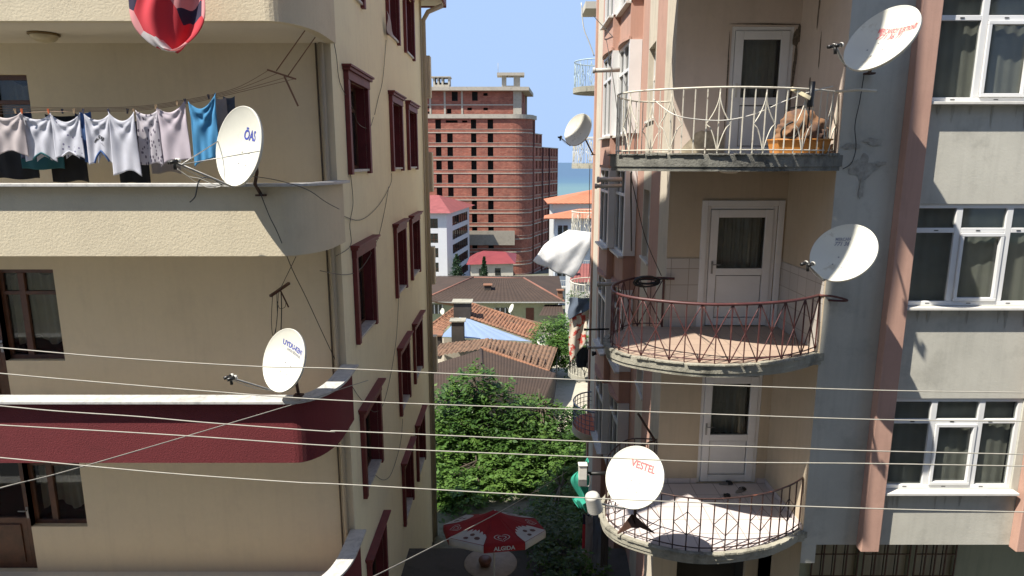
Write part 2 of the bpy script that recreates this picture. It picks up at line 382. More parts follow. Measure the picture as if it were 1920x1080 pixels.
# windows + doors in the recessed wall
def wood_window(x0, x1, z0, z1, Y, mx, tz):
    f = MB(); t_ = .07; yy = (Y+.10, Y+.16)
    f.box(x0, x1, yy[0], yy[1], z0, z0+t_); f.box(x0, x1, yy[0], yy[1], z1-t_, z1)
    f.box(x0, x0+t_, yy[0]+.002, yy[1]-.002, z0+t_, z1-t_); f.box(x1-t_, x1, yy[0]+.002, yy[1]-.002, z0+t_, z1-t_)
    for xm in mx: f.box(xm-.05, xm+.05, yy[0]-.01, yy[1]-.004, z0+t_, z1-t_)
    f.box(x0+t_, x1-t_, yy[0]-.004, yy[1]-.006, tz-.03, tz+.03)
    o = f.build('window', WOOD, LB, bevel=.006)
    g = MB(); g.box(x0+.05, x1-.05, Y+.13, Y+.135, z0+.05, z1-.05); g.build('pane', GLASS, o)
    c = MB(); ph = random.random()*6
    def cf(u, v): return (x0+.08+(x1-x0-.16)*u, Y+.25+.02*math.sin(u*38+ph+v*1.5), z0+.28+.08*math.sin(u*9+ph)+(z1-z0-.34)*v)
    c.grid(cf, 60, 4); c.build('curtain', CURT, o)
    return o
random.seed(5)
for i, zs in enumerate(soff):
    wood_window(-8.10, -7.15, zs-1.91, zs-.43, YB, [-7.74], zs-.82)
    d = MB(); x0, x1, z0, z1 = -9.10, -8.10, zs-2.74, zs-.43
    d.box(x0, x0+.1, 10.08, 10.15, z0, z1); d.box(x1-.13, x1, 10.08, 10.15, z0, z1); d.box(x0+.1, x1-.13, 10.082, 10.148, z1-.1, z1)
    d.box(x0+.1, x1-.13, 10.082, 10.148, z0, z0+.95); d.box(x0+.2, x1-.23, 10.06, 10.081, z0+.12, z0+.83)
    do = d.build('door', WOOD, LB, bevel=.006)
    g = MB(); g.box(x0+.08, x1-.1, 10.11, 10.115, z0+.94, z1-.08); g.build('pane', GLASS, do)
    h = MB(); h.box(x1-.10, x1-.06, 10.06, 10.08, z0+.95, z0+1.15); h.tube([(x1-.08, 10.06, z0+1.1), (x1-.08, 10.02, z0+1.1), (x1-.2, 10.02, z0+1.1)], .009); h.build('handle', GALV, do)
# red surrounded side windows
def side_window():
    root = bpy.data.objects.new('window', None)
    return root
def mk_side(y0, y1, z0, z1, opened=False):
    f = MB(); p = XL
    f.box(p+.001, p+.075, y0-.13, y0, z0-.06, z1+.002); f.box(p+.001, p+.075, y1, y1+.13, z0-.06, z1+.002)
    f.box(p+.001, p+.085, y0-.14, y1+.14, z1+.002, z1+.14); f.box(p+.001, p+.125, y0-.19, y1+.19, z1+.14, z1+.19); f.box(p+.001, p+.155, y0-.22, y1+.22, z1+.19, z1+.225)
    o = f.build('window', BURGW, LB, bevel=.005, label='dark red window surround with cornice')
    s = MB(); s.box(p-.20, p+.05, y0+.004, y1-.004, z0-.02, z0+.02); s.build('sill', MARBLE, o)
    fr = MB(); xx = (p-.20, p-.15)
    fr.box(xx[0], xx[1], y0, y0+.06, z0+.02, z1); fr.box(xx[0], xx[1], y1-.06, y1, z0+.02, z1); fr.box(xx[0]+.002, xx[1]-.002, y0+.06, y1-.06, z0+.02, z0+.08); fr.box(xx[0]+.002, xx[1]-.002, y0+.06, y1-.06, z1-.06, z1)
    ym = (y0+y1)/2; fr.box(xx[0]+.004, xx[1]-.004, ym-.035, ym+.035, z0+.08, z1-.06); fr.box(xx[0]+.006, xx[1]-.006, y0+.06, y1-.06, z1-.42, z1-.37)
    fr.build('frame', WOOD, o)
    g = MB(); g.box(p-.18, p-.176, y0+.05, y1-.05, z0+.06, z1-.05); g.build('pane', GLASSD, o)
    return o
for z in rows:
    for (y0, y1) in wy: mk_side(y0, y1, z+.05, z+1.47)
# pipes
def pipe(pts, r, mat, parent, name='downpipe', n=10):
    m_ = MB(); m_.tube(pts, r, n); return m_.build(name, mat, parent)
pipe([(-2.78, 9.95, -9.5), (-2.78, 9.95, 4.5)], .035, PIPEM, LB); pipe([(-2.86, 9.97, -9.5), (-2.86, 9.97, 4.5)], .014, PIPED, LB, 'conduit')
pipe([(XL+.06, 20.1, -13), (XL+.06, 20.1, 4.05), (XL+.2, 20.15, 4.3), (XL+.6, 20.3, 4.5)], .07, PIPEM, LB)
pipe([(XL+.05, 19.6, -13), (XL+.05, 19.6, 4.5)], .03, PIPEM, LB)
for z0, z1 in ((1.9, 3.1), (-.9, .3), (-3.8, -2.6), (-6.7, -5.5)):
    p = MB(); p.box(-2.9, XL+.22, 20.2, 20.5, z0, z1); p.build('flue_box', CREAMW, LB, bevel=.02)
# cables fixed on the side wall
def cable_on_side(pxs, label, off=.02, r=.006):
    pts = [PX(x, y, XL+off) for x, y in pxs]; pts = crom(pts, 5); m_ = MB(); m_.tube(pts, r, 5)
    return m_.build('cable', GCABLE, label=label, cat='cable', group='cables on the cream side wall', loc=pts[0])
c4 = lambda L: [(600+x/2, y/2) for x, y in L]
c5 = lambda L: [(600+x/2, 540+y/2) for x, y in L]
cable_on_side(c4([(10,0),(15,40),(35,80),(60,200),(75,310),(120,400),(145,465),(185,480),(200,440)]), 'thin wavy cable running down from the roof to the upper red window nearest the corner')
cable_on_side(c4([(205,430),(218,370),(235,300),(248,150)]), 'thin cable rising between the upper red windows toward the white cloth')
cable_on_side(c4([(0,748),(60,795),(150,825),(220,770),(265,690),(268,650)]), 'sagging dark cable looping below the upper red windows')
cable_on_side(c4([(115,655),(124,760),(112,840),(115,920),(60,960)]), 'short cable dropping from the sill of the upper red window nearest the corner')
cable_on_side(c4([(258,700),(240,800),(215,900),(160,1000),(100,1030),(0,1015)]), 'cable falling diagonally to the pipe beside the second row of red windows')
cable_on_side(c5([(295,40),(285,200),(260,350),(235,440),(205,465),(175,440),(140,400),(105,340)]), 'cable sagging over the third row of red windows')
cable_on_side(c5([(310,490),(302,580),(270,690),(240,720),(205,700)]), 'hooked cable beside the fourth row of red windows')
# roller awning cloth hanging out of upper window
# ceiling lamp
cl = P(82, 62, 9.25); cl.z = 1.70
L_ = thing('ceiling_lamp', 'round frosted ceiling lamp under the upper cream balcony', 'lamp', cl)
m_ = MB(); m_.lathe(cl, [(.0, 0), (.19, 0), (.19, -.025), (.17, -.03)], 28); m_.build('rim', simple('brass_rim', (.18, .12, .05, 1), .4, .6), L_)
m_ = MB(); m_.lathe(cl, [(.165, -.028), (.15, -.07), (.10, -.105), (.04, -.12), (0, -.122)], 28); m_.build('lamp_shade', simple('frosted_shade', (.50, .42, .26, 1), .3), L_)

# ================================================================== SATELLITE DISHES
def text2d(s, size=1, bold=False, italic=0):
    cu = bpy.data.curves.new('lettering', 'FONT'); cu.body = s; cu.size = 1; cu.align_x = 'CENTER'; cu.align_y = 'CENTER'; cu.resolution_u = 3; cu.shear = italic
    cu.offset = .03 if bold else 0
    ob = bpy.data.objects.new('lettering', cu); COL.objects.link(ob); bpy.context.view_layer.update()
    me = bpy.data.meshes.new_from_object(ob); bm = bmesh.new(); bm.from_mesh(me); bmesh.ops.triangulate(bm, faces=bm.faces)
    for _ in range(1): bmesh.ops.subdivide_edges(bm, edges=[e for e in bm.edges if e.calc_length() > .25], cuts=2); bmesh.ops.triangulate(bm, faces=bm.faces)
    vs = [(v.co.x*size, v.co.y*size) for v in bm.verts]; bm.verts.ensure_lookup_table(); fs = [[v.index for v in f.verts] for f in bm.faces]
    bm.free(); bpy.data.meshes.remove(me); bpy.data.objects.remove(ob); bpy.data.curves.remove(cu); return vs, fs
INKB = simple('blue_ink', (.05, .07, .35, 1), .5); INKR = simple('red_ink', (.62, .13, .14, 1), .5); INKG = simple('grey_ink', (.25, .25, .28, 1), .5); INKK = simple('black_ink', (.02, .02, .025, 1), .6)
def dish(label, c, Y, dia, ratio, ang, root, lnb, lnbY, texts=(), mount=None, lnbkind='twin', stays=False, depth=.25, trot=0, group='satellite dishes'):
    C0 = P(c[0], c[1], Y); d = C0.normalized(); r = Vector((1, 0, 0)); r = (r - d*r.dot(d)).normalized(); u = r.cross(d).normalized()
    a = R(ang); k = r*math.cos(a) + u*math.sin(a); s_ = math.sqrt(1-ratio**2)
    n = (-d*ratio + k*s_).normalized(); q = (k*ratio + d*s_).normalized(); mj = n.cross(q).normalized()
    Rr = dia/2/F * (C0.length / math.sqrt(1 + ((c[0]-960)/F)**2 + ((540-c[1])/F)**2))
    sx, sy = root[0]-c[0], -(root[1]-c[1]); sc = r*sx + u*sy
    dn = (mj*(sc.dot(mj)) + q*(sc.dot(k)/ratio)).normalized(); up = -dn; rt = up.cross(n)
    if rt.x < 0 and abs(rt.x) > .2 and False: rt = -rt
    o = thing('satellite_dish', label, 'satellite dish', C0, group)
    prof = []
    for i in range(13):
        f = i/12; prof.append((Rr*f, -depth*Rr*(1-f*f)))
    prof += [(Rr*1.012, .004), (Rr*1.02, -.004), (Rr*1.02, -.03), (Rr*1.0, -.03)]
    for i in range(12, -1, -1):
        f = i/12; prof.append((Rr*f*.995, -depth*Rr*(1-f*f)-.012))
    m_ = MB(); m_.lathe(C0, prof, 56, n); ref = m_.build('reflector', DISHM, o)
    def surf(x, y, lift=.003):
        rho = (x*x+y*y); return C0 + rt*(x*Rr) + up*(y*Rr) + n*(-depth*Rr*(1-rho) + lift)
    for (s, tx, ty, tw, mat, it) in texts:
        vs, fs = text2d(s, 1, True, it); w_ = max(v[0] for v in vs)-min(v[0] for v in vs); kx = tw/w_
        m_ = MB(); ct, st, sv = math.cos(R(trot)), math.sin(R(trot)), 1.9 if len(s) > 12 and trot > 30 else 1.15; m_.add([surf(tx+(v[0]*ct-v[1]*sv*st)*kx, ty+(v[0]*st+v[1]*sv*ct)*kx) for v in vs], fs); m_.build('lettering', mat, ref)
    m_ = MB()
    for bx, by in ((-.16, -.12), (.16, -.12), (-.16, -.42), (.16, -.42)):
        m_.lathe(surf(bx, by, .001), [(.012, 0), (.010, .004), (0, .005)], 8, n)
    m_.build('bolt', GALV, ref)
    rp = C0 + dn*Rr*.98 - n*.03; lp = P(lnb[0], lnb[1], lnbY)
    m_ = MB(); m_.tube([rp - dn*.12 - n*.05, rp + dn*.03, lp], [.014, .014, .012], 8); m_.build('feed_arm', GALV, o)
    if stays:
        m_ = MB()
        for sg in (-1, 1): m_.tube([C0 + rt*Rr*sg*.99, lp.lerp(rp, .12)], .006, 6)
        m_.build('stay_rod', GALV, o)
    ld = (C0 - lp).normalized(); sd_ = ld.cross(Vector((0, 0, 1))).normalized()
    if lnbkind == 'cap':
        m_ = MB(); pr = [(.0, -.14)]
        for i in range(9): pr += [(.098 - .001*i, -.13+i*.026), (.105-.001*i, -.118+i*.026)]
        pr += [(.085, .12), (.06, .135), (0, .14)]
        m_.lathe(lp, pr, 24, Vector((-.25, -.15, 1))); m_.build('lnb_cap', simple('ribbed_cap_plastic', (.50, .48, .43, 1), .6, bs=50), o)
    else:
        m_ = MB(); offs = (-.045, .045) if lnbkind == 'twin' else (0,)
        for q_ in offs: m_.tube([lp + sd_*q_ - ld*.06, lp + sd_*q_ + ld*.03], .022, 10)
        m_.bar(lp - sd_*.06, lp + sd_*.06, .03, .03); m_.tube([lp, lp+Vector((.01, 0, -.09))], .02, 8)
        l = m_.build('lnb', BLKP, o)
        m_ = MB()
        for q_ in offs: m_.lathe(lp + sd_*q_ + ld*.03, [(.026, 0), (.03, .012), (.026, .03), (0, .036)], 14, ld)
        m_.build('lnb_face', WHP, l)
    # sagging coax
    m_ = MB(); mid = lp.lerp(rp, .5) + Vector((0, 0, -.06)); m_.tube(crom([lp + Vector((0, 0, -.02)), mid, rp + Vector((.01, 0, -.03))], 6), .004, 5); m_.build('coax_cable', simple('white_coax', (.5, .5, .46, 1), .5) if 'white_coax' not in MATS else MATS['white_coax'], o)
    bk = C0 - n*(depth*Rr + .02)
    if mount:
        m_ = MB(); m_.tube([bk, bk - n*.08], .05, 10); pts = [bk - n*.07] + [P(*q_) for q_ in mount]; m_.tube(pts, .022, 8)
        m_.build('mounting_pole', RUSTM, o)
        m_ = MB(); e = pts[-1]; m_.box(e.x-.06, e.x+.06, e.y-.05, e.y+.05, e.z-.012, e.z+.012); m_.build('base_plate', RUSTM, o)
    return o, C0, n, Rr
dish('cream white dish with blue letters OAS at the upper cream balcony on the left', (446, 274), 8.02, 148, .50, 166, (428, 346), (326, 303), 7.55,
     [('ÖAS', .10, .32, .62, INKB, .3)], [(482, 322, 8.2), (478, 345, 8.32), (490, 366, 8.42)], stays=True)
dish('white dish lettered UYDU-KENT on a black post over the dark red balcony', (531, 675), 8.28, 118, .60, 172, (512, 731), (432, 708), 7.75,
     [('UYDU-KENT', .06, .46, 1.15, INKB, 0), ('UYDU SİSTEMLERİ', .12, .30, .8, INKG, 0)], [(553, 700, 8.42), (560, 741, 8.40)])
dish('large tilted white dish with red shop lettering high on the grey wall', (1651, 71), 8.35, 138, .60, 133, (1588, 127), (1566, 86), 7.85,
     [('MERCANSOY ELEKTRONİK', -.04, .42, 1.25, INKR, 0), ('771 36 71', -.10, .16, .75, INKR, .3)], [(1635, 115, 8.7), (1630, 138, 9.2)], trot=38)
dish('white dish with faded small lettering halfway up the grey wall, partly in shade', (1580, 473), 8.45, 119, .82, 125, (1548, 524), (1514, 495), 7.95,
     [('MERCAN', -.35, .45, .45, INKG, 0), ('771 36', -.32, .30, .45, INKG, .3)], [(1590, 495, 8.8), (1585, 520, 9.2)], trot=25)
dv, dvc, dvn, dvr = dish('round white dish with red VESTEL lettering on the lowest curved balcony', (1189, 894), 8.25, 115, .90, 150, (1166, 948), (1113, 942), 7.85,
     [('VESTEL', .10, .42, .92, INKR, 0)], [(1192, 930, 8.62), (1190, 985, 8.55)], lnbkind='cap')
dish('small pale dish on the far corner of the pink building against the sky', (1083, 243), 17.6, 62, .68, 150, (1070, 268), (1050, 257), 16.9,
     [], [(1098, 262, 18.1), (1112, 290, 18.4)], lnbkind='single')
# cables of dish at left balcony
def loose(pxs, r, mat, label, name='cable', group=None):
    pts = crom([P(*q) for q in pxs], 6); m_ = MB(); m_.tube(pts, r, 6); return m_.build(name, mat, label=label, cat='cable', group=group, loc=pts[0])
loose([(470, 330, 8.15), (520, 338, 8.2), (575, 355, 8.22), (610, 378, 8.4), (636, 392, 9.2)], .006, GCABLE, 'grey cable sagging right from the dish across the cream parapet')
loose([(488, 362, 8.3), (505, 405, 8.3), (522, 440, 8.32), (548, 505, 9.0), (575, 560, 9.6), (605, 625, 9.9), (633, 684, 9.97)], .006, CABLE, 'long cable falling from the upper parapet to the red balcony corner')
loose([(356, 379, 8.1), (366, 368, 8.1), (372, 342, 8.1), (382, 333, 8.05), (400, 336, 8.0), (420, 350, 8.1)], .008, BLKP, 'black cable end dangling below the dish on the cream parapet')
loose([(332, 316, 7.65), (352, 330, 7.8), (375, 335, 7.9), (400, 345, 8.0), (430, 350, 8.1), (452, 340, 8.15)], .005, WHP, 'pale looped coax cables below the feed of the dish')
loose([(333, 318, 7.65), (345, 325, 7.8), (365, 340, 7.95), (392, 352, 8.05), (420, 348, 8.1)], .004, WHP, 'lower pale looped coax cable under the dish arm')
# T shaped dryer bracket under the first cream balcony
br = thing('line_bracket', 'dark wooden bracket with loose cords hanging below the cream balcony soffit', 'bracket', P(520, 545, 9.2))
m_ = MB(); m_.bar(P(507, 555, 9.0), P(542, 531, 9.45), .035, .035); m_.bar(P(526, 545, 9.2), P(541, 576, 9.25), .02, .02); m_.build('wooden_bar', WOOD, br)
m_ = MB(); m_.tube([P(519, 548, 9.15), P(520, 590, 9.15), P(516, 632, 9.15)], .005, 5)
m_.tube(crom([P(511, 555, 9.1), P(509, 600, 9.1), P(512, 630, 9.1), P(519, 605, 9.1), P(522, 548, 9.15)], 5), .005, 5)
m_.tube(crom([P(527, 546, 9.2), P(528, 580, 9.2), P(527, 620, 9.2)], 4), .008, 5); m_.tube(crom([P(520, 565, 9.2), P(524, 578, 9.2), P(534, 576, 9.2), P(536, 566, 9.2)], 4), .004, 5)
m_.tube([P(524, 545, 9.2), P(555, 481, 9.0)], .005, 5); m_.build('cord', CABLE, br)
# ================================================================== LAUNDRY ON THE LEFT BALCONY
br = thing('line_bracket', 'rusty airer bracket with thin arms hung from the upper balcony ceiling', 'bracket', P(530, 138, 9.1))
RUSTY = simple('rusty_rod', (.20, .10, .06, 1), .7)
m_ = MB(); m_.tube([P(572, 57, 9.05), P(518, 133, 9.1)], .007, 6); m_.tube([P(591, 70, 9.45), P(540, 142, 9.15)], .007, 6); m_.build('hanger_arm', RUSTY, br)
m_ = MB(); m_.bar(P(502, 131, 9.15), P(554, 148, 8.95), .03, .02); m_.bar(P(533, 143, 9.1), P(559, 199, 9.1), .02, .02); m_.build('crossbar', RUSTY, br)
LINECORD = simple('thin_line_cord', (.26, .17, .12, 1), .7)
ends = [(505, 131, 9.16), (522, 137, 9.1), (540, 144, 9.03), (552, 148, 8.96)]
starts = [(-40, 196, 9.5), (-40, 200, 9.3), (-40, 204, 9.1), (-40, 209, 8.9)]
for i, (e, s) in enumerate(zip(ends, starts)):
    pts = crom([P(s[0], s[1]+2*i, s[2]), P(100, 202+2.5*i, s[2]-.08), P(250, 200+2.5*i, s[2]*.6+e[2]*.4), P(350, 187+2.5*i, s[2]*.4+e[2]*.6), P(440, 166+3*i, s[2]*.2+e[2]*.8), P(*e)], 6); a = pts[0]
    m_ = MB(); m_.tube(pts, .004, 5); m_.build('clothes_line', LINECORD, label=['innermost', 'second innermost', 'second outermost', 'outermost'][i] + ' thin rusty clothes line running to the ceiling bracket', cat='clothes line', group='parallel clothes lines on the balcony', loc=a)
def print_cols(c):
    def f(t, v, col): return dots(t, v, col, 9, .30, c, (3.2, 1, 1.6))
    return f
def print_small(c):
    def f(t, v, col): return dots(t, v, col, 13, .17, c)
    return f
WSH = (.62, .63, .70, 1)
C_WHITE = cloth_mat('white_cotton', WSH); C_WARM = cloth_mat('warm_white_cotton', (.56, .50, .50, 1)); C_LILAC = cloth_mat('lilac_cotton', (.58, .52, .58, 1))
C_DOT = cloth_mat('dotted_cotton', WSH, pattern=print_small((.18, .17, .28, 1))); C_COL = cloth_mat('patterned_cotton', (.58, .55, .60, 1), pattern=print_cols((.14, .12, .17, 1)))
C_BLUE = cloth_mat('blue_terry', (.07, .28, .52, 1), weave=120); C_NAVY = cloth_mat('navy_cotton', (.02, .03, .07, 1)); C_BLACK = cloth_mat('black_cotton', (.012, .013, .015, 1), translucent=.02)
C_TEAL = cloth_mat('teal_cotton', (.03, .13, .15, 1)); C_MID = cloth_mat('mid_blue_cotton', (.08, .16, .38, 1)); C_SLATE = cloth_mat('slate_cotton', (.12, .15, .20, 1))
C_GREY = cloth_mat('grey_cotton', (.36, .33, .32, 1))
def cloth(l, r, top, bot, Y, mat, label, cat='laundry', name='hanging_shirt', sag=.07, fold=.017, notch=0, trim=None, ph=0, flare=.0, topr=None, extra=None, group='laundry on the cream balcony', tilt=0):
    a = P(l, top, Y); b = P(r, top if topr is None else topr, Y + tilt); z1 = P((l+r)/2, bot, Y).z; W = (b-a); cx = (a+b)/2; H = (a.z+b.z)/2 - z1
    rr = random.Random(int(l*7+bot)); p1, p2 = rr.random()*6, rr.random()*6; nf = rr.uniform(2.2, 3.6)
    def fn(u, v, off=0):
        p = a.lerp(b, u); uu = (u-.5)*2
        x = cx.x + (p.x-cx.x)*(1 + flare*v - .035*math.sin(math.pi*min(v*1.3, 1))*(1-v))
        s = sag*math.sin(math.pi*u)**.8
        hh = H - s*.5 + .015*math.sin(u*7+p1)
        if notch: hh -= notch*max(0, 1-abs(uu)/.55)**.7
        z = p.z - s*(1-v)*1.0 - hh*v
        Wd = abs(b.x-a.x); aL = math.atan2(v*H+.02, u*Wd+.01); aR = math.atan2(v*H+.02, (1-u)*Wd+.01); rL = min(1, math.hypot(v*H, u*Wd)/.2); rR = min(1, math.hypot(v*H, (1-u)*Wd)/.2); drape = fold*(.75*math.sin(11*aL+p1)*rL*(1-u)**.7 + .75*math.sin(11*aR+p2)*rR*u**.7) + .35*fold*math.sin(nf*6*u+p2+v)*v*v
        return (x, p.y + drape + off, z)
    m_ = MB(); m_.grid(fn, 34, 30); o = m_.build(name, mat, solid=.004, label=label, cat=cat, group=group, loc=cx)
    if trim:
        m_ = MB(); m_.tube([Vector(fn(.22+.56*k/16, 1.0)) + Vector((0, -.006, 0)) for k in range(17)], .012, 5); m_.build('neckline', trim, o)
        m_ = MB(); m_.grid(lambda u, v: tuple(Vector(fn(.25+.5*u, .86+.13*v, .05))-Vector((0, 0, .05*v+.0))), 10, 5); m_.build('collar_back', mat, o)
    if extra: extra(o, fn)
    return o
random.seed(3)
def shirt_print(o, fn):
    for s, u0, v0, wd, mt, it in (('e5IJ', .46, .55, .46, INKK, .35), ('-o-', .60, .72, .18, INKG, 0)):
        vs, fs = text2d(s, 1, True, it); w_ = max(v[0] for v in vs)-min(v[0] for v in vs); k = wd/w_
        m_ = MB(); m_.add([fn(u0+x*k, v0-y*k*.55, -.008) for x, y in vs], fs); m_.build('print', mt, o)
cloth(-22, 42, 207, 292, 8.82, C_WARM, 'brownish white shirt hanging at the far left of the line', sag=.10)
cloth(38, 96, 211, 302, 8.86, C_WHITE, 'plain white shirt with teal neckline second from the left', notch=.05, trim=C_TEAL, sag=.09)
cloth(93, 150, 211, 300, 8.82, C_DOT, 'white shirt with small dark dots hung upside down', notch=.07, sag=.12, trim=C_WHITE)
cloth(157, 205, 212, 308, 8.84, C_WHITE, 'white shirt with blue neckline and dark printed letters', notch=.12, trim=C_MID, sag=.09, extra=shirt_print)
cloth(203, 251, 209, 330, 8.74, C_WHITE, 'long plain white cloth reaching lowest on the line', name='hanging_sheet', sag=.12, flare=.1)
cloth(254, 295, 206, 311, 8.82, C_COL, 'white garment with grey speckled stripes', name='hanging_garment', sag=.06, flare=.05)
cloth(293, 347, 199, 308, 8.82, C_LILAC, 'pale lilac shirt beside the blue towel', sag=.12, flare=.14, topr=186)
cloth(353, 404, 190, 308, 8.74, C_BLUE, 'bright blue towel with a fringed edge', name='hanging_towel', cat='towel', sag=.14, topr=174, fold=.03)
cloth(403, 424, 182, 246, 8.95, C_GREY, 'small pale grey cloth behind the blue towel', name='hanging_cloth', sag=.03)
cloth(418, 440, 180, 250, 9.0, C_SLATE, 'slate blue cloth at the right end of the laundry', name='hanging_cloth', sag=.03)
cloth(140, 162, 211, 300, 8.92, C_NAVY, 'narrow navy garment between two white shirts', name='hanging_garment', sag=.03)
cloth(148, 170, 208, 306, 8.90, C_MID, 'narrow mid blue garment beside the printed shirt', name='hanging_garment', sag=.03)
cloth(28, 58, 208, 300, 9.0, C_NAVY, 'dark navy garment behind the two leftmost white shirts', name='hanging_garment', sag=.03)
cloth(-20, 62, 240, 336, 9.3, C_BLACK, 'black garment low behind the leftmost shirts', name='hanging_garment', sag=.02)
cloth(30, 112, 232, 318, 9.25, C_TEAL, 'dark teal garment peeping below the second white shirt', name='hanging_garment', sag=.02)
cloth(84, 152, 214, 342, 9.35, C_BLACK, 'long black trousers behind the dotted shirt', name='hanging_trousers', sag=.03)
cloth(212, 272, 225, 345, 9.2, C_BLACK, 'black garment below the long white cloth', name='hanging_garment', sag=.02)
cloth(276, 330, 220, 325, 9.2, C_GREY, 'grey garment behind the speckled striped one', name='hanging_garment', sag=.02)
PEG = simple('peg_wood', (.28, .2, .12, 1), .6); PEGB = simple('peg_dark', (.05, .05, .08, 1), .5); PEGO = simple('peg_orange', (.5, .12, .04, 1), .5)
def peg(mat):
    o = thing('clothes_peg', '', 'clothes peg', (0, 0, 0), 'clothes pegs on the balcony line')
    for sg in (-1, 1):
        m_ = MB(); m_.bar((sg*.003, -.012, -.03), (sg*.010, -.012, .035), .009, .012); m_.build('peg_half', mat, o)
    return o
pegs = [(30, PEG, 'wooden peg'), (42, PEGO, 'orange peg'), (92, PEGO, 'orange peg'), (140, PEG, 'wooden peg'), (157, PEGB, 'dark peg'), (205, PEGB, 'dark peg'), (252, PEG, 'wooden peg'), (293, PEG, 'wooden peg'), (348, PEGB, 'dark peg'), (392, PEGB, 'dark peg'), (404, PEG, 'wooden peg'), (118, PEGB, 'dark peg'), (240, PEGB, 'dark peg'), (333, PEG, 'wooden peg')]
names = ['above the brownish shirt', 'at the left shoulder of the plain white shirt', 'between the plain and the dotted shirts', 'at the right of the dotted shirt', 'left of the printed shirt', 'between the printed shirt and the long white cloth', 'right of the long white cloth', 'left of the pale lilac shirt', 'at the left corner of the blue towel', 'near the right corner of the blue towel', 'right beside the blue towel', 'standing above the dotted shirt', 'standing above the long white cloth', 'above the pale lilac shirt']
protos = {}
for (px, mt, nm), wh in zip(pegs, names):
    py = 209 if px < 250 else 209 - (px-250)*.19
    if mt.name not in protos: o = peg(mt); protos[mt.name] = o
    else: o = copy_tree(protos[mt.name])
    o.location = P(px, py, 8.8 if px not in (118, 240) else 8.95); o.rotation_euler = (0, R(random.uniform(-15, 15)), 0); o['label'] = 'small ' + nm + ' ' + wh
# red and pink cloth at top
def patch(t, v, col):
    vo = t.nodes.new('ShaderNodeTexVoronoi'); vo.inputs['Scale'].default_value = 2.4; t.links.new(v, vo.inputs['Vector'])
    s = t.nodes.new('ShaderNodeSeparateColor'); t.links.new(vo.outputs['Color'], s.inputs[0])
    r = ramp(t, s.outputs[0], [(0, (.62,.05,.07,1)), (.3, (.60,.07,.09,1)), (.42, (.75,.35,.36,1)), (.62, (.05,.04,.08,1)), (.75, (.62,.06,.08,1)), (.9, (.70,.66,.66,1))]); r.color_ramp.interpolation = 'CONSTANT'
    return r.outputs[0]
C_RED = cloth_mat('red_patchwork', (.5, .05, .06, 1), pattern=patch, translucent=.35)
a0, a1 = P(222, -60, 8.15), P(385, -60, 8.15)
def fl(u, v):
    wv = math.sqrt(max(0, 1-v**2.6)); cx_ = (a0.x+a1.x)/2 + .02*v
    x = cx_ + (u-.5)*(a1.x-a0.x)*max(wv, .04) + .03*math.sin(v*7+u*3); z = a0.z - .93*v + .05*math.sin(u*9)*v*(1-v)
    return (x, 8.15 + .07*math.sin(u*8+v*3)*(.4+v) + .025*math.sin(u*21+v*6), z)
m_ = MB(); m_.grid(fl, 40, 36); m_.build('hanging_cloth', C_RED, solid=.004, label='red and pink patterned cloth hanging from the balcony above', cat='cloth', loc=(a0+a1)/2)
m_ = MB(); q = [PX(725, 20, XL+.09), PX(727, 62, XL+.09), PX(741, 74, XL+.16)]
m_.grid(lambda u, v: tuple(q[0].lerp(q[1], v).lerp(q[0].lerp(q[2], v), u) + Vector((.02*math.sin(v*6), 0, 0))), 8, 10); m_.build('hanging_cloth', C_WARM, solid=.004, label='small white cloth hanging from an upper red side window', cat='cloth', loc=q[0])
m_ = MB(); 
# ================================================================== RIGHT BUILDING
RB = thing('apartment_building', 'grey and pink apartment block with curved railed balconies at the alley corner', 'building', (6, 12, -9.6))
ZF = [3.0, .10, -2.77, -5.67, -8.57]
YR, YK, XG = 9.27, 10.84, 4.55
doors = {0: (3.47, 4.46), 1: (3.47, 4.46), 2: (3.25, 4.42), 3: (3.32, 4.38)}
wl = MB()
for i, (za, zb) in enumerate(((3.0, 6.0), (.0, 3.0), (-2.9, .0), (-5.8, -2.9), (-9.6, -5.8))):
    hs = [(doors[i][0]-2.6, doors[i][1]-2.6, ZF[i], ZF[i]+(2.0 if i < 2 else 2.06))] if i in doors else [(.45, 1.72, -9.0, -7.15)]
    panel(wl, (2.6, YK), (1, 0), 1.95, za, zb, hs, d=.10, nrm=(0, -1), mi=(0, 0, 1, 1, 1)[i], back=2, bd=.5)
    panel(wl, (XG, YK), (0, -1), YK-YR, za, zb, [], nrm=(-1, 0), mi=(0, 0, 1, 1, 1)[i])
wl.build('loggia_wall', [LOGW, TANW, DARKROOM], RB)
wl = MB()
WX0, WX1 = 5.72, 7.70
wh = [(WX0-XG, WX1-XG, z+.71, z+2.19) for z in ZF[:4]]
panel(wl, (XG, YR), (1, 0), 7.6, -5.9, 6.0, wh, d=.12, nrm=(0, -1), back=1, bd=.6)
wl.quad((XG, YR, -5.9), (12.15, YR, -5.9), (12.15, 10.3, -5.9), (XG, 10.3, -5.9))
wl.box(XG+.001, 4.78, YR-.002, 9.7, -6.22, -5.901); wl.quad((12.15, YR, -9.6), (12.15, 21, -9.6), (12.15, 21, 6), (12.15, YR, 6)); wl.quad((2.65, 21, -9.6), (12.15, 21, -9.6), (12.15, 21, 6), (2.65, 21, 6))
wl.quad((2.4, YR, 6.0), (12.15, YR, 6.0), (12.15, 21, 6.0), (2.4, 21, 6.0))
wl.build('front_wall', [GREY, DARKROOM], RB)
gw = MB(); gh = [(5.25-XG, 6.05-XG, -9.2, -6.15), (6.15-XG, 6.95-XG, -9.2, -6.15), (7.05-XG, 7.75-XG, -9.2, -6.15)]
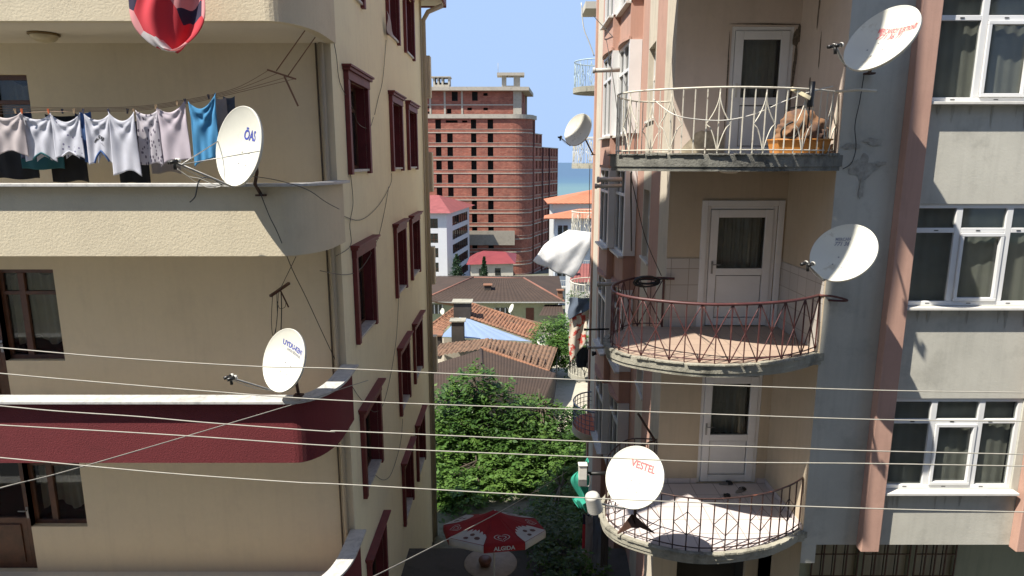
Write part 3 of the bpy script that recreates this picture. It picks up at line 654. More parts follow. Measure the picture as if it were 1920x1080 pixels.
panel(gw, (XG, 10.3), (1, 0), 7.6, -9.6, -5.9, gh, d=.08, nrm=(0, -1), back=1, bd=.3)
gw.quad((XG, 10.3, -9.6), (XG, 10.84, -9.6), (XG, 10.84, -5.9), (XG, 10.3, -5.9))
gw.build('ground_floor_wall', [plaster('greenish_render', (.25, .26, .19, 1), .12, bs=30, bstr=.2, streak=.2), DARKROOM], RB)
SHUT = plaster('shutter_panel', (.30, .27, .20, 1), .25, bs=20, bstr=.1, streak=.4)
for a, b in ((5.25, 6.05), (6.15, 6.95), (7.05, 7.75)):
    g = MB(); n = 4
    for k in range(n): x0 = a + (b-a)*k/n; g.box(x0+.012, x0+(b-a)/n-.012, 10.35, 10.37, -9.2, -6.15)
    pn = g.build('shutter', SHUT, RB)
    g = MB()
    for k in range(n+1): x0 = a + (b-a)*k/n; g.box(x0-.010, x0+.010, 10.26, 10.28, -9.2, -6.1)
    for k in range(7): z = -6.3 - .42*k; g.box(a, b, 10.262, 10.278, z-.008, z+.008)
    g.build('grille', RUSTM, pn)
for x0, x1 in ((5.40, 5.68), (7.80, 8.08)):
    p = MB(); p.box(x0, x1, YR-.16, YR-.001, -5.93, 6.0); p.build('pilaster', PINK, RB, bevel=.012, label='pink pilaster')
# pvc windows of the grey front
def pvc(x0, x1, z0, z1, Y, mull, tr, parent, sash=None, name='window'):
    f = MB(); y0, y1 = Y+.03, Y+.095; t_ = .065
    f.box(x0, x1, y0, y1, z0, z0+t_); f.box(x0, x1, y0, y1, z1-t_, z1); f.box(x0, x0+t_, y0+.001, y1-.001, z0+t_, z1-t_); f.box(x1-t_, x1, y0+.001, y1-.001, z0+t_, z1-t_)
    xs = [x0+t_] + [m for m in mull] + [x1-t_]
    for m in mull: f.box(m-.045, m+.045, y0+.002, y1-.002, z0+t_, z1-t_)
    for i in range(len(xs)-1):
        a = xs[i] + (.045 if i else 0); b = xs[i+1] - (.045 if i < len(xs)-2 else 0)
        f.box(a, b, y0+.003, y1-.003, tr-.035, tr+.035)
        if sash is not None and i == sash:
            s_ = .05; A, B, Z0, Z1 = a+.003, b-.003, z0+t_+.003, tr-.038
            f.box(A, B, y0-.022, y1-.03, Z0, Z0+s_); f.box(A, B, y0-.022, y1-.03, Z1-s_, Z1); f.box(A, A+s_, y0-.021, y1-.031, Z0+s_, Z1-s_); f.box(B-s_, B, y0-.021, y1-.031, Z0+s_, Z1-s_)
    o = f.build(name, PVC, parent, bevel=.006)
    g = MB(); g.box(x0+.04, x1-.04, Y+.062, Y+.066, z0+.04, z1-.04); g.build('pane', GLASS, o)
    c = MB(); ph = random.random()*6
    c.grid(lambda u, v: (x0+.03+(x1-x0-.06)*u, Y+.16+.007*math.sin(u*75+ph+1.2*math.sin(v*2))+.012*math.sin(u*17+ph), z0+.02+(z1-z0-.04)*v), 160, 3); c.build('curtain', CURT, o)
    s = MB(); s.box(x0-.03, x1+.04, Y-.13, Y+.03, z0-.04, z0-.002); s.build('sill', simple('white_sill', (.62, .60, .55, 1), .5, var=.1, rust=((.3,.28,.24,1), 6, .62)) if 'white_sill' not in MATS else MATS['white_sill'], o, bevel=.005)
    g = MB()
    for x in (x0+.35, x0+.95, x1-.45): g.box(x-.03, x+.03, y0-.004, y0, tr-.006, tr+.006); g.box(x-.03, x+.03, y0-.004, y0, z0+.03, z0+.04)
    g.build('drain_slot', BLKP, o)
    return o
random.seed(11)
for i, z in enumerate(ZF[:4]): pvc(WX0, WX1, z+.71, z+2.19, YR, [6.38, 7.10], z+2.19-.38, RB, sash=1)
# doors
def pdoor(i):
    x0, x1 = doors[i]; z0 = ZF[i]; z1 = z0+(2.0 if i < 2 else 2.06); Y = YK
    f = MB(); t_ = .06; a, b = Y+.02, Y+.09
    f.box(x0, x0+t_, a, b, z0, z1); f.box(x1-t_, x1, a, b, z0, z1); f.box(x0+t_, x1-t_, a+.001, b-.001, z1-t_, z1)
    if i == 2:
        f.box(x0-.10, x0, Y-.03, Y+.02, z0, z1+.09); f.box(x1, x1+.10, Y-.03, Y+.02, z0, z1+.09); f.box(x0, x1, Y-.029, Y+.019, z1, z1+.09)
    X0, X1 = x0+t_+.006, x1-t_-.006; s_ = .13; zm = z0+.86
    if i == 2: zm = z0+.95
    f.box(X0, X0+s_, a-.02, b-.03, z0+.02, z1-t_-.005); f.box(X1-s_, X1, a-.02, b-.03, z0+.02, z1-t_-.005)
    f.box(X0+s_, X1-s_, a-.019, b-.031, z0+.02, z0+.15); f.box(X0+s_, X1-s_, a-.019, b-.031, z1-t_-.135, z1-t_-.005); f.box(X0+s_, X1-s_, a-.019, b-.031, zm-.06, zm+.06)
    f.box(X0+s_+.012, X1-s_-.012, a+.004, a+.02, z0+.162, zm-.072)
    o = f.build('door', PVC, RB, bevel=.008)
    g = MB(); g.box(X0+s_-.01, X1-s_+.01, a+.012, a+.016, zm+.05, z1-t_-.13); g.build('pane', GLASS, o)
    c = MB(); c.grid(lambda u, v: (X0+s_+(X1-X0-2*s_)*u, Y+.16+.02*math.sin(u*33)+.012*math.sin(u*71), zm+.03+(z1-zm-.2)*v), 80, 2); c.build('curtain', CURT if i != 1 else CURTW, o)
    h = MB(); hx = X0+.055; h.box(hx-.016, hx+.016, a-.03, a-.02, z0+.92, z0+1.14); h.tube([(hx, a-.03, z0+1.08), (hx, a-.07, z0+1.08), (hx+.13, a-.07, z0+1.08)], .010, 8); h.build('handle', GALV if i != 1 else WHP, o)
    return o
for i in range(4): pdoor(i)
# stained cracks around the top door, fallen plaster
CRACK = simple('exposed_mortar', (.14, .11, .08, 1), .95, var=.5, vs=25, bs=60, bstr=.8)
def blotch(cx, cz, w_, h_, Y, seed, axis='y', k=26, jag=.35):
    rr = random.Random(seed); pts = []
    ps = [(rr.uniform(0, 6.28), rr.uniform(.3, 1)/q) for q in (1, 2, 3, 5, 7)]
    for i in range(k):
        a = 2*math.pi*i/k; r_ = 1+jag*sum(w_2*math.sin(q*a+p_) for q, (p_, w_2) in zip((2, 3, 5, 8, 11), ps)); pts.append((cx+math.cos(a)*w_*r_, cz+math.sin(a)*h_*r_))
    m_ = MB(); f = [(p[0], Y, p[1]) for p in pts] if axis == 'y' else [(Y, p[0], p[1]) for p in pts]
    c0 = (cx, Y, cz) if axis == 'y' else (Y, cx, cz)
    m_.add([c0]+f, [(0, i+1, (i+1) % k+1) for i in range(k)]); return m_
for args in ((4.50, 1.95, .05, .18, YK-.004, 1), (4.49, 1.45, .03, .35, YK-.006, 2), (4.46, .8, .018, .35, YK-.008, 4), (3.44, 1.2, .012, .8, YK-.004, 9), (4.0, 2.13, .5, .012, YK-.010, 12)):
    blotch(*args).build('bare_plaster_patch', CRACK, RB, label='dark cracked plaster beside the top door')
FP = simple('fallen_render', (.42, .36, .26, 1), .95, var=.35, vs=10, bs=30, bstr=.8)
p = MB(); rr = random.Random(4); top = [(2.70+.75*k/16, .14+.36*math.sin(min(1, k/9)*math.pi/2)*(1 if k < 12 else .8)+rr.uniform(-.02, .02)) for k in range(17)]
p.add([(x, YK-.006, z) for x, z in top]+[(x, YK-.006, .1) for x, z in top], [(i, i+1, i+18, i+17) for i in range(16)]); p.build('bare_plaster_patch', FP, RB, label='pale crumbled plaster low on the loggia wall')
for args in ((10.25, 2.3, .03, .28, XG-.004, 5, 'x'), (10.1, 1.6, .02, .2, XG-.004, 6, 'x'), (10.35, 1.2, .025, .08, XG-.004, 7, 'x')):
    blotch(*args).build('bare_plaster_patch', CRACK, RB)
STAIN = simple('damp_stain', (.35, .335, .29, 1), .95, var=.3, vs=14, bs=40)
for cx, cz, a, b, s in ((4.86, -.05, .10, .16, 1), (4.98, -.12, .13, .10, 2), (4.72, .22, .10, .05, 3), (5.0, .28, .12, .04, 5), (4.92, -.34, .04, .13, 6), (5.15, -.02, .05, .04, 8)):
    blotch(cx, cz, a, b, YR-.004-.0015*s, s, jag=.45, k=60).build('damp_stain', STAIN, RB)
# drip stains under sills and along the grey front, hairline cracks
DRIP = plaster('drip_stain', (.40, .385, .33, 1), .25, stain=(.33, .31, .27, 1), bs=30, streak=.3)
rr = random.Random(21)
for z in ZF[1:4]:
    for k in range(9):
        x = rr.uniform(5.75, 7.7); w_ = rr.uniform(.012, .04); h_ = rr.uniform(.08, .34); za = z+.71-.045; m_ = MB(); n = 8
        pl = [(x+w_*(1-j/n)**.6*rr.uniform(.7, 1.1), za-h_*j/n) for j in range(n+1)]; pr = [(x-w_*(1-j/n)**.6*rr.uniform(.7, 1.1), za-h_*j/n) for j in range(n+1)]
        yy = YR-.003-.0006*k
        m_.add([(a, yy, b) for a, b in pl]+[(a, yy, b) for a, b in pr], [(j, j+1, j+2+n, j+1+n) for j in range(n)]); m_.build('drip_stain', DRIP, RB)
# tiles of the middle loggia
def tilemat(name, c, mortar, sx, sz, gap=.02, wall=True):
    m, t, b = nodes(name); co = t.nodes.new('ShaderNodeTexCoord'); sp = t.nodes.new('ShaderNodeSeparateXYZ'); t.links.new(co.outputs['Object'], sp.inputs[0])
    cb = t.nodes.new('ShaderNodeCombineXYZ')
    if wall:
        ad = t.nodes.new('ShaderNodeMath'); ad.operation = 'ADD'; t.links.new(sp.outputs[0], ad.inputs[0]); t.links.new(sp.outputs[1], ad.inputs[1]); t.links.new(ad.outputs[0], cb.inputs[0]); t.links.new(sp.outputs[2], cb.inputs[1])
    else: t.links.new(sp.outputs[0], cb.inputs[0]); t.links.new(sp.outputs[1], cb.inputs[1])
    br = t.nodes.new('ShaderNodeTexBrick'); br.offset = 0; br.inputs['Scale'].default_value = 1; br.inputs['Brick Width'].default_value = sx; br.inputs['Row Height'].default_value = sz; br.inputs['Mortar Size'].default_value = gap*sx
    br.inputs['Color1'].default_value = c; br.inputs['Color2'].default_value = sc4(c, .88); br.inputs['Mortar'].default_value = mortar
    t.links.new(cb.outputs[0], br.inputs['Vector']); t.links.new(br.outputs['Color'], b.inputs['Base Color']); b.inputs['Roughness'].default_value = .3 if wall else .5; return m
WT = tilemat('white_wall_tile', (.50, .47, .43, 1), (.27, .24, .20, 1), .30, .28)
FT = tilemat('terracotta_floor_tile', (.43, .32, .245, 1), (.25, .19, .15, 1), .33, .33, wall=False)
FT3 = tilemat('pale_floor_tile', (.62, .55, .53, 1), (.35, .30, .28, 1), .40, .40, wall=False)
FT1 = tilemat('grey_floor_tile', (.4, .37, .33, 1), (.2, .2, .18, 1), .30, .30, wall=False)
z0 = ZF[2]
for bx_ in ((2.602, 3.15, YK-.02, YK-.001, z0, z0+1.18), (4.525, XG-.012, YK-.02, YK-.001, z0, z0+1.18), (XG-.012, XG-.001, 9.31, YK-.02, z0, z0+1.13)): p = MB(); p.box(*bx_); p.build('tile_wainscot', WT, RB)
for bx_ in ((2.602, 3.315, YK-.015, YK-.001, ZF[3], ZF[3]+.09), (4.385, XG-.001, YK-.015, YK-.001, ZF[3], ZF[3]+.09), (XG-.012, XG-.001, 9.31, YK-.016, ZF[3], ZF[3]+.09)): p = MB(); p.box(*bx_); p.build('skirting', FT3, RB)
# ---- alley side
A_, B_, C_, D_, E_ = (2.6, 10.84), (2.68, 11.9), (2.77, 13.1), (2.86, 14.3), (2.95, 15.5)
def seg(mb, a, b, holes_z=None, mi=0, hz=(.12, .88), d=.1, back=1):
    a = Vector(a); b = Vector(b); L = (b-a).length; u = (b-a)/L; nn = Vector((-u.y, u.x))
    if nn.x > 0.2 or (abs(nn.x) <= .2 and nn.y > 0): nn = -nn
    hs = [(hz[0]*L, hz[1]*L, z0, z1) for z0, z1 in (holes_z or [])]
    panel(mb, a, u, L, -13.6, 6.0, hs, d=d, nrm=nn, mi=mi, back=back, bd=d+.35)
w1 = MB(); seg(w1, A_, B_); seg(w1, C_, D_, [(z+.75, z+2.2) for z in ZF], hz=(.08, .92), d=.16); w1.build('side_wall', [OFFW, DARKROOM], RB, label='cream strip of the alley side wall')
bz = [(z+.55, z+2.62) for z in ZF]
w2 = MB(); seg(w2, B_, C_); seg(w2, D_, E_); seg(w2, (2.67, 15.5), (2.67, 17.0), bz, hz=(.03, .97), d=.05); seg(w2, (2.5, 17.0), (2.5, 18.6), bz, hz=(.03, .97), d=.05)
seg(w2, (2.95, 15.5), (2.67, 15.5)); seg(w2, (2.67, 17.0), (2.5, 17.0)); seg(w2, (2.5, 18.6), (2.65, 18.6)); seg(w2, (2.65, 18.6), (2.65, 21.0))
w2.build('side_wall', [PINK, DARKROOM], RB, label='pink alley side wall')
p = MB(); p.box(2.58, 2.648, 19.2, 19.45, -13.6, 6); p.box(2.56, 2.66, 20.8, 21.02, -13.6, 6); p.build('pilaster', PINK, RB)
p = MB(); p.box(2.615, 2.648, 19.45, 20.8, -13.6, 6); p.build('side_wall', OFFW, RB)
# window frames on the alley side: built in the panel plane
def side_frames(a, b, z0, z1, d, nm, tr, dep=.05, sill=.12):
    a = Vector(a); b = Vector(b); L = (b-a).length; u = (b-a)/L; nn = Vector((-u.y, u.x))
    if nn.x > 0: nn = -nn
    def q(s, k, z): w_ = a + u*s - nn*k; return Vector((w_.x, w_.y, z))
    f = MB(); t_ = .07; g0, g1 = .03*L, .97*L
    def bx(s0, s1, za, zb, k0, k1):
        vs = [q(s0,k0,za), q(s1,k0,za), q(s1,k1,za), q(s0,k1,za), q(s0,k0,zb), q(s1,k0,zb), q(s1,k1,zb), q(s0,k1,zb)]
        f.add(vs, [(3,2,1,0),(4,5,6,7),(0,1,5,4),(1,2,6,5),(2,3,7,6),(3,0,4,7)])
    bx(g0, g1, z0, z0+t_, d-.05, d+.02); bx(g0, g1, z1-t_, z1, d-.05, d+.02); bx(g0, g1, tr-.035, tr+.035, d-.049, d+.018)
    n = nm
    for k in range(n+1):
        s = g0+t_/2 + (g1-g0-t_)*k/n; bx(s-t_/2, s+t_/2, z0+t_, z1-t_, d-.052, d+.022)
    o = f.build('window', PVC, RB)
    g = MB(); g.quad(q(g0+.02, d, z0+.02), q(g1-.02, d, z0+.02), q(g1-.02, d, z1-.02), q(g0+.02, d, z1-.02)); g.build('pane', GLASSD, o)
    c = MB(); c.grid(lambda s, v: tuple(q(g0+(g1-g0)*s, d+.12+.02*math.sin(s*50), z0+(z1-z0)*v)), 60, 1); c.build('curtain', CURT, o)
    f = MB(); bx(0, L, z0-.05, z0-.003, -sill, .02); f.build('sill', MATS['white_sill'], o)
    return o
for z in ZF:
    side_frames((2.67, 15.5), (2.67, 17.0), z+.55, z+2.62, .05, 2, z+2.0)
    side_frames((2.5, 17.0), (2.5, 18.6), z+.55, z+2.62, .05, 2, z+2.0)
    side_frames(C_, D_, z+.75, z+2.2, .16, 1, z+1.6, sill=.04)
    p = MB(); p.box(2.66, 2.94, 15.455, 15.499, z+.56, z+2.62); p.build('bay_side_panel', PVC, RB)
    p = MB(); p.box(2.50, 2.665, 16.96, 16.999, z+.56, z+2.62); p.build('bay_side_panel', PVC, RB)
    for (xf, y0, y1) in ((2.67, 15.5, 17.0), (2.5, 17.0, 18.6)):      # curved drip hood above each bay window
        hd = MB(); ho = [(xf+.02, y0-.02)] + [(xf-.09*math.sin(math.pi*k/10)-.03, y0-.02+(y1-y0+.0)*k/10) for k in range(11)] + [(xf+.02, y1-.03)]
        hd.prism(ho, z+2.63, z+2.70); hd.build('bay_hood', PINK, RB)
# line poles on the side wall
def pole(px0, px1, py, X_at, Yp, r, mat, label):
    a = P(px1, py, Yp); b = P(px0, py+1, Yp); m_ = MB(); m_.tube([a, b], r, 8); m_.lathe(b, [(r*1.35, -.02), (r*1.35, .03), (0, .03)], 10, (-1, 0, 0))
    return m_.build('line_pole', mat, label=label, cat='pole', group='line poles on the alley wall', loc=a)
PG = simple('pale_grey_pole', (.40, .40, .38, 1), .5)
pole(1114, 1162, 131, 0, 15.45, .05, PG, 'white pole jutting out by the upper bay window')
pole(1122, 1166, 336, 0, 15.4, .055, PG, 'upper of two grey poles by the second bay window')
pole(1118, 1166, 348, 0, 15.4, .045, PG, 'lower of two grey poles by the second bay window')
pole(1122, 1158, 532, 0, 15.4, .05, PG, 'grey pole under the third bay window')
pole(1097, 1142, 617, 0, 16.4, .025, BLACKM, 'thin dark pole high in the shaded alley wall')
pole(1104, 1150, 651, 0, 15.3, .03, GALV, 'thin grey pole low in the shaded alley wall')
pole(1112, 1118, 662, 0, 16.4, .05, BLACKM, 'short stubby dark pole on the shaded alley wall')
pole(1098, 1150, 887, 0, 11.0, .035, BLACKM, 'thick black pole beside the green netting')
# ---- corner balconies
CV = crom([Vector((x, y, 0)) for x, y in [(2.56,10.8),(2.07,10.8),(1.68,10.29),(1.54,9.84),(1.57,9.46),(1.83,9.12),(2.45,8.8),(3.0,8.73),(3.7,8.87),(4.2,9.12),(4.53,9.38)]], 6)
cen = Vector((3.1, 10.0, 0))
def scaled(k): return [cen + (p-cen)*k for p in CV]
def slab(i, mat, th):
    z = ZF[i]; o_ = [(p.x, min(p.y, YK-.002)) for p in scaled(1.055)]
    o_ = [q for q in o_ if not (q[0] > 4.5 and q[1] > 9.26)] + [(4.62, 9.265), (4.549, 9.268), (4.549, YK-.001), (2.62, YK-.001)]
    rr = random.Random(i*3); m_ = MB()
    m_.prism(o_, z-th+.06, z-.004); o2 = [(cen.x+(x-cen.x)*.988, min(cen.y+(y-cen.y)*.988, YK-.002)) for x, y in o_]
    m_.prism(o2, z-th, z-th+.059)
    o = m_.build('balcony_slab', [mat], RB)
    m_ = MB(); o3 = [(p.x, min(p.y, YK-.01)) for p in scaled(1.0)] + [(4.54, YK-.01)]
    m_.prism(o3, z-.003, z+.004); m_.build('floor_tiles', {1: FT1, 0: FT1, 2: FT, 3: FT3}[i], o)
    # broken lip
    m_ = MB(); L = arclen(scaled(1.05)); pts = scaled(1.052); s = .7
    while s < L[-1]-.1:
        e = s + rr.uniform(.15, .6); seg_ = [along(pts, L, s+(e-s)*k/5) for k in range(6)]; hh = rr.uniform(.015, .035)
        for a, b in zip(seg_, seg_[1:]):
            m_.bar((a.x, a.y, z+rr.uniform(0, .008)), (b.x, b.y, z+rr.uniform(0, .008)), rr.uniform(.05, .09), hh)
        s = e + rr.uniform(0, .1)
    m_.build('broken_lip', mat, o)
    return o
for i, (mat, th) in enumerate(((CONC, .2), (CONCD, .22), (CONC, .18), (CONC, .17))): slab(i, mat, th)
def railing(i, mode, mat, h=.85):
    z = ZF[i]+.01; pts = scaled(1.0); L = arclen(pts); T = L[-1]; zt = z+h-.01
    def at(s, zz): p = along(pts, L, s); return Vector((p.x, p.y, zz))
    root_label = {1: 'worn white railing with pointed scrolls', 2: 'dark red railing with crossed bars', 3: 'rusty brown railing with diamond bars', 0: 'worn white railing'}[i]
    m_ = MB(); rt_ = .022 if mode == 'x' else .013
    m_.tube([at(T*k/60, zt) for k in range(61)], rt_, 8); top = m_.build('railing', mat, RB, label=root_label)
    m_ = MB(); m_.tube([at(T*k/60, z+.05) for k in range(61)], .009, 6); m_.build('bottom_rail', mat, top)
    def bal(a, b, w_): m_ = MB(); m_.bar(a, b, w_, w_); m_.build('baluster', mat, top)
    if mode == 'x':
        n = round(T/.42); c = T/n
        for k in range(n+1):
            bal(at(c*k, z), at(c*k, zt), .016)
            if k < n:
                bal(at(c*(k+.5), z), at(c*(k+.5), zt), .014); d_ = MB()
                for a, b in ((k, k+1), (k+1, k)): d_.tube([at(c*(a+(b-a)*j/6), zt+(z-zt)*j/6) for j in range(7)], .009, 5)
                d_.build('crossed_bars', mat, top)
    if mode == 'diamond':
        n = round(T/.19); c = T/n
        for k in range(n+1): bal(at(c*k, z-.03), at(c*k, zt), .016)
        for k in range(2, n-1, 3):
            zm = z+h*.5; d_ = MB()
            d_.tube([at(c*k, zm+.19), at(c*(k+1), zm), at(c*k, zm-.19), at(c*(k-1), zm)], .008, 5, closed=True); d_.build('diamond_bar', mat, top)
    if mode == 'scroll':
        n = round(T/.155); c = T/n; r_ = .0085
        for k in range(n+1): bal(at(c*k, z), at(c*k, zt), .013)
        for k in range(2, n, 4):
            d_ = MB()
            for q in (-1, 1):
                d_.tube([at(c*(k+q*(t_/8)**1.9), zt-.06-(h*.47)*t_/8) for t_ in range(9)] + [at(c*(k+q*(1-(t_/8)**.55)), zt-.06-h*.47-(h*.42)*t_/8) for t_ in range(1, 9)], r_, 5)
            d_.build('scroll', mat, top)
railing(1, 'scroll', WHRAIL); railing(2, 'x', REDRAIL); railing(3, 'diamond', BRRAIL)
# rail arms sticking past the railing ends
m_ = MB(); m_.tube([(4.40, 9.2, .94), (4.62, 9.0, .945), (4.85, 9.0, .93)], .018, 8); m_.build('rail_arm', WHRAIL, RB)
m_ = MB(); m_.tube(crom([(4.50, 9.36, -1.92), (4.62, 9.2, -1.90), (4.78, 9.1, -1.93), (4.8, 9.2, -1.97), (4.60, 9.25, -1.97)], 5), .016, 8); m_.build('rail_arm', REDRAIL, RB)
m_ = MB(); m_.tube([(2.56, 10.8, -1.92), (2.72, 10.72, -1.915)], .022, 8); m_.bar((2.56, 10.8, -2.77), (2.56, 10.8, -1.9), .035, .035); m_.build('rail_post', REDRAIL, RB)
# soffit stain / ring under top slab
m_ = MB(); m_.lathe((3.25, 9.9, -.12), [(0, -.05), (.10, -.045), (.14, -.02), (.15, 0)], 20); m_.build('ceiling_lamp', SLABU, RB)

# ================================================================== THINGS ON THE RIGHT BALCONIES
TUBM = simple('orange_plastic_tub', (.50, .20, .035, 1), .45, var=.15)
T = thing('plastic_tub', 'orange rectangular plastic tub on the top balcony floor holding a brown bundle', 'tub', (4.02, 9.35, .10))
m_ = MB(); x0, x1, y0, y1, z0, z1 = 3.66, 4.40, 9.18, 9.56, .105, .30
ot = [(x0+.04, y0+.03), (x1-.04, y0+.03), (x1-.04, y1-.03), (x0+.04, y1-.03)]; otp = [(x0, y0), (x1, y0), (x1, y1), (x0, y1)]
vs = [(a, b, z0) for a, b in ot]+[(a, b, z1) for a, b in otp]+[(a*.96+.04*4.03, b*.94+.06*9.37, z1) for a, b in otp]+[(a*.96+.04*4.03, b*.94+.06*9.37, z0+.02) for a, b in ot]
m_.add(vs, [(3,2,1,0)]+[(i, (i+1)%4, 4+(i+1)%4, 4+i) for i in range(4)]+[(4+i, 4+(i+1)%4, 8+(i+1)%4, 8+i) for i in range(4)]+[(8+i, 8+(i+1)%4, 12+(i+1)%4, 12+i) for i in range(4)]+[(12, 13, 14, 15)]); m_.build('tub_body', TUBM, T, bevel=.01)
m_ = MB(); m_.tube([(x0-.01, y0-.01, z1+.005), (x1+.01, y0-.01, z1+.005), (x1+.01, y1+.01, z1+.005), (x0-.01, y1+.01, z1+.005)], .014, 6, closed=True); m_.build('rim', TUBM, T)
BUNM = cloth_mat('brown_canvas', (.23, .12, .06, 1), translucent=0, pattern=lambda t, v, col: mixc(t, ramp(t, noise(t, 5, 4, v).outputs[0], [(.45, (0,0,0,1)), (.6, (1,1,1,1))]).outputs[0], col, (.12, .07, .05, 1)))
B = thing('fabric_bundle', 'brown crumpled canvas bundle with black strap lying in the orange tub', 'bundle', (4.03, 9.37, .3))
m_ = MB()
def bun(u, v):
    th = 2*math.pi*u; ph = math.pi*v - math.pi/2
    x = math.cos(ph)*math.cos(th); y = math.cos(ph)*math.sin(th); z = math.sin(ph)
    f = 1 + .10*math.sin(4*x+3*z+1) + .07*math.sin(9*x-7*z) + .035*math.sin(17*z+11*x) + .02*math.sin(31*x+5*y)
    return (4.06+.37*x*f+.03*z, 9.37+.2*y*f, .43+.255*z*f*(1-.25*x)*(1.0+.25*math.sin(3*x+1.2)))
m_.grid(bun, 64, 36); m_.build('canvas', BUNM, B)
m_ = MB(); m_.tube(crom([(3.72, 9.2, .32), (3.70, 9.18, .42), (3.76, 9.17, .5), (3.84, 9.16, .54)], 6), .014, 6); m_.tube(crom([(3.98, 9.15, .56), (3.93, 9.15, .45), (3.88, 9.16, .34), (3.75, 9.17, .33)], 5), .013, 6); m_.build('strap', BLACKM, B)
T = thing('antenna', 'black cylindrical antenna with flat cream plate on the top white railing', 'antenna', (4.28, 8.98, .95))
m_ = MB(); a = P(1524, 153, 8.95); b = P(1518, 201, 8.95); m_.tube([b, b.lerp(a, .06), a], [.03, .036, .036], 14); m_.build('antenna_tube', BLKP, T)
m_ = MB(); m_.bar(P(1484, 166, 8.9), P(1519, 184, 8.9), .055, .012, up=(0, -1, .4)); m_.build('flat_plate', simple('cream_plate', (.72, .62, .40, 1), .5), T)
m_ = MB(); m_.tube([P(1518, 198, 8.97), P(1514, 240, 9.0)], .010, 6); m_.bar(P(1481, 203, 9.0), P(1504, 200, 9.0), .03, .02); m_.build('antenna_bracket', BLACKM, T)
def pxt(pxs, r, mat, nm, label, cat, group=None):
    pts = crom([P(*q) for q in pxs], 6); m_ = MB(); m_.tube(pts, r, 6); return m_.build(nm, mat, label=label, cat=cat, group=group, loc=pts[0])
pxt([(1225, 186, 9.2), (1262, 214, 8.75), (1310, 224, 8.72), (1365, 225, 8.72), (1420, 212, 8.78), (1470, 190, 8.85), (1520, 172, 8.95), (1562, 162, 9.05)], .007, WHP, 'cord', 'white cord drooping across the top white railing', 'cord')
pxt([(1620, 140, 9.22), (1612, 190, 9.24), (1603, 235, 9.24), (1605, 275, 9.24), (1597, 305, 9.24), (1580, 317, 9.24)], .006, CABLE, 'cable', 'thin cable curling down the grey wall below the large dish', 'cable')
# coil of rope
T = thing('rope_coil', 'coil of black cable on the left end of the dark red railing', 'rope coil', (2.2, 10.75, -1.88))
m_ = MB(); cc = P(1213, 525, 10.70)
for k in range(5):
    rr = random.Random(k); e, f_, ox, oz = .19+rr.uniform(-.03, .03), .06+rr.uniform(-.02, .03), rr.uniform(-.02, .02), rr.uniform(-.03, .03)
    m_.tube([(cc.x+ox+e*math.cos(t_*math.pi/12), cc.y-.04+.05*math.sin(t_*math.pi/12+k), cc.z+oz+f_*math.sin(t_*math.pi/12)) for t_ in range(24)], .014, 6, closed=True)
m_.build('coil', BLKP, T)
m_ = MB(); m_.tube([cc+Vector((.15, 0, 0)), cc+Vector((.28, .02, .02)), cc+Vector((.36, .02, .01))], .014, 6); m_.build('loose_end', BLKP, T)
pxt([(1182, 325, 8.8), (1195, 385, 9.4), (1212, 452, 10.1), (1240, 517, 10.75)], .007, CABLE, 'cable', 'dark cable slanting from the top slab down to the red railing', 'cable')
pxt([(1184, 322, 8.75), (1183, 350, 9.2), (1184, 470, 12.0)], .012, BLACKM, 'cable', 'straight dark cable hanging behind the top balcony slab', 'cable')
# sandals
SOLE = simple('sandal_sole', (.25, .23, .21, 1), .7); 
def sandal(c, rot, label):
    o = thing('sandal', label, 'sandal', c, 'sandals on the lowest balcony')
    o.rotation_euler = (0, 0, rot); ORG[o.name] = Vector((0, 0, 0))
    ol = [(.13*math.cos(t_), (.042+.008*math.cos(t_))*math.sin(t_)) for t_ in [2*math.pi*k/24 for k in range(24)]]
    m_ = MB(); m_.prism(ol, .001, .02); m_.build('sole', SOLE, o)
    m_ = MB(); m_.grid(lambda u, v: (.02+.08*u, .05*math.cos(math.pi*v), .018+.05*math.sin(math.pi*v)*(1-.3*u)), 6, 12); m_.build('strap', BLKP, o, solid=.004)
    return o
sandal(PZ(1361, 908, ZF[3]+.005), R(5), 'black strapped sandal nearer the door on the pale tiles')
sandal(PZ(1388, 921, ZF[3]+.005), R(35), 'black strapped sandal turned away, right of the other sandal')
b_ = PZ(1363, 932, ZF[3]+.005); m_ = MB(); m_.box(b_.x-.05, b_.x+.05, b_.y-.05, b_.y+.04, b_.z, b_.z+.05); m_.tube([(b_.x-.05, b_.y, b_.z+.05), (b_.x, b_.y, b_.z+.07), (b_.x+.05, b_.y, b_.z+.05)], .008, 6)
m_.build('small_box', BLKP, bevel=.01, label='small black box on the pale tiles in front of the sandals', cat='box', loc=b_)
# triangular dish brackets below VESTEL dish (part of dish)
m_ = MB(); a = P(1186, 966, 8.52); c1 = P(1158, 1002, 8.46); c2 = P(1228, 1001, 8.50); m_.add([a+Vector((-.03, 0, 0)), c1, P(1192, 986, 8.5), a+Vector((.03, 0, 0)), c2, a+Vector((0, .04, 0)), c1+Vector((0, .04, 0)), c2+Vector((0, .04, 0)), P(1192, 986, 8.54)], [(0, 1, 2), (3, 2, 4), (5, 8, 6), (5, 7, 8), (0, 5, 6, 1), (3, 4, 7, 5), (1, 6, 8, 2), (2, 8, 7, 4)])
m_.build('gusset_plate', RUSTM, dv, solid=.01)
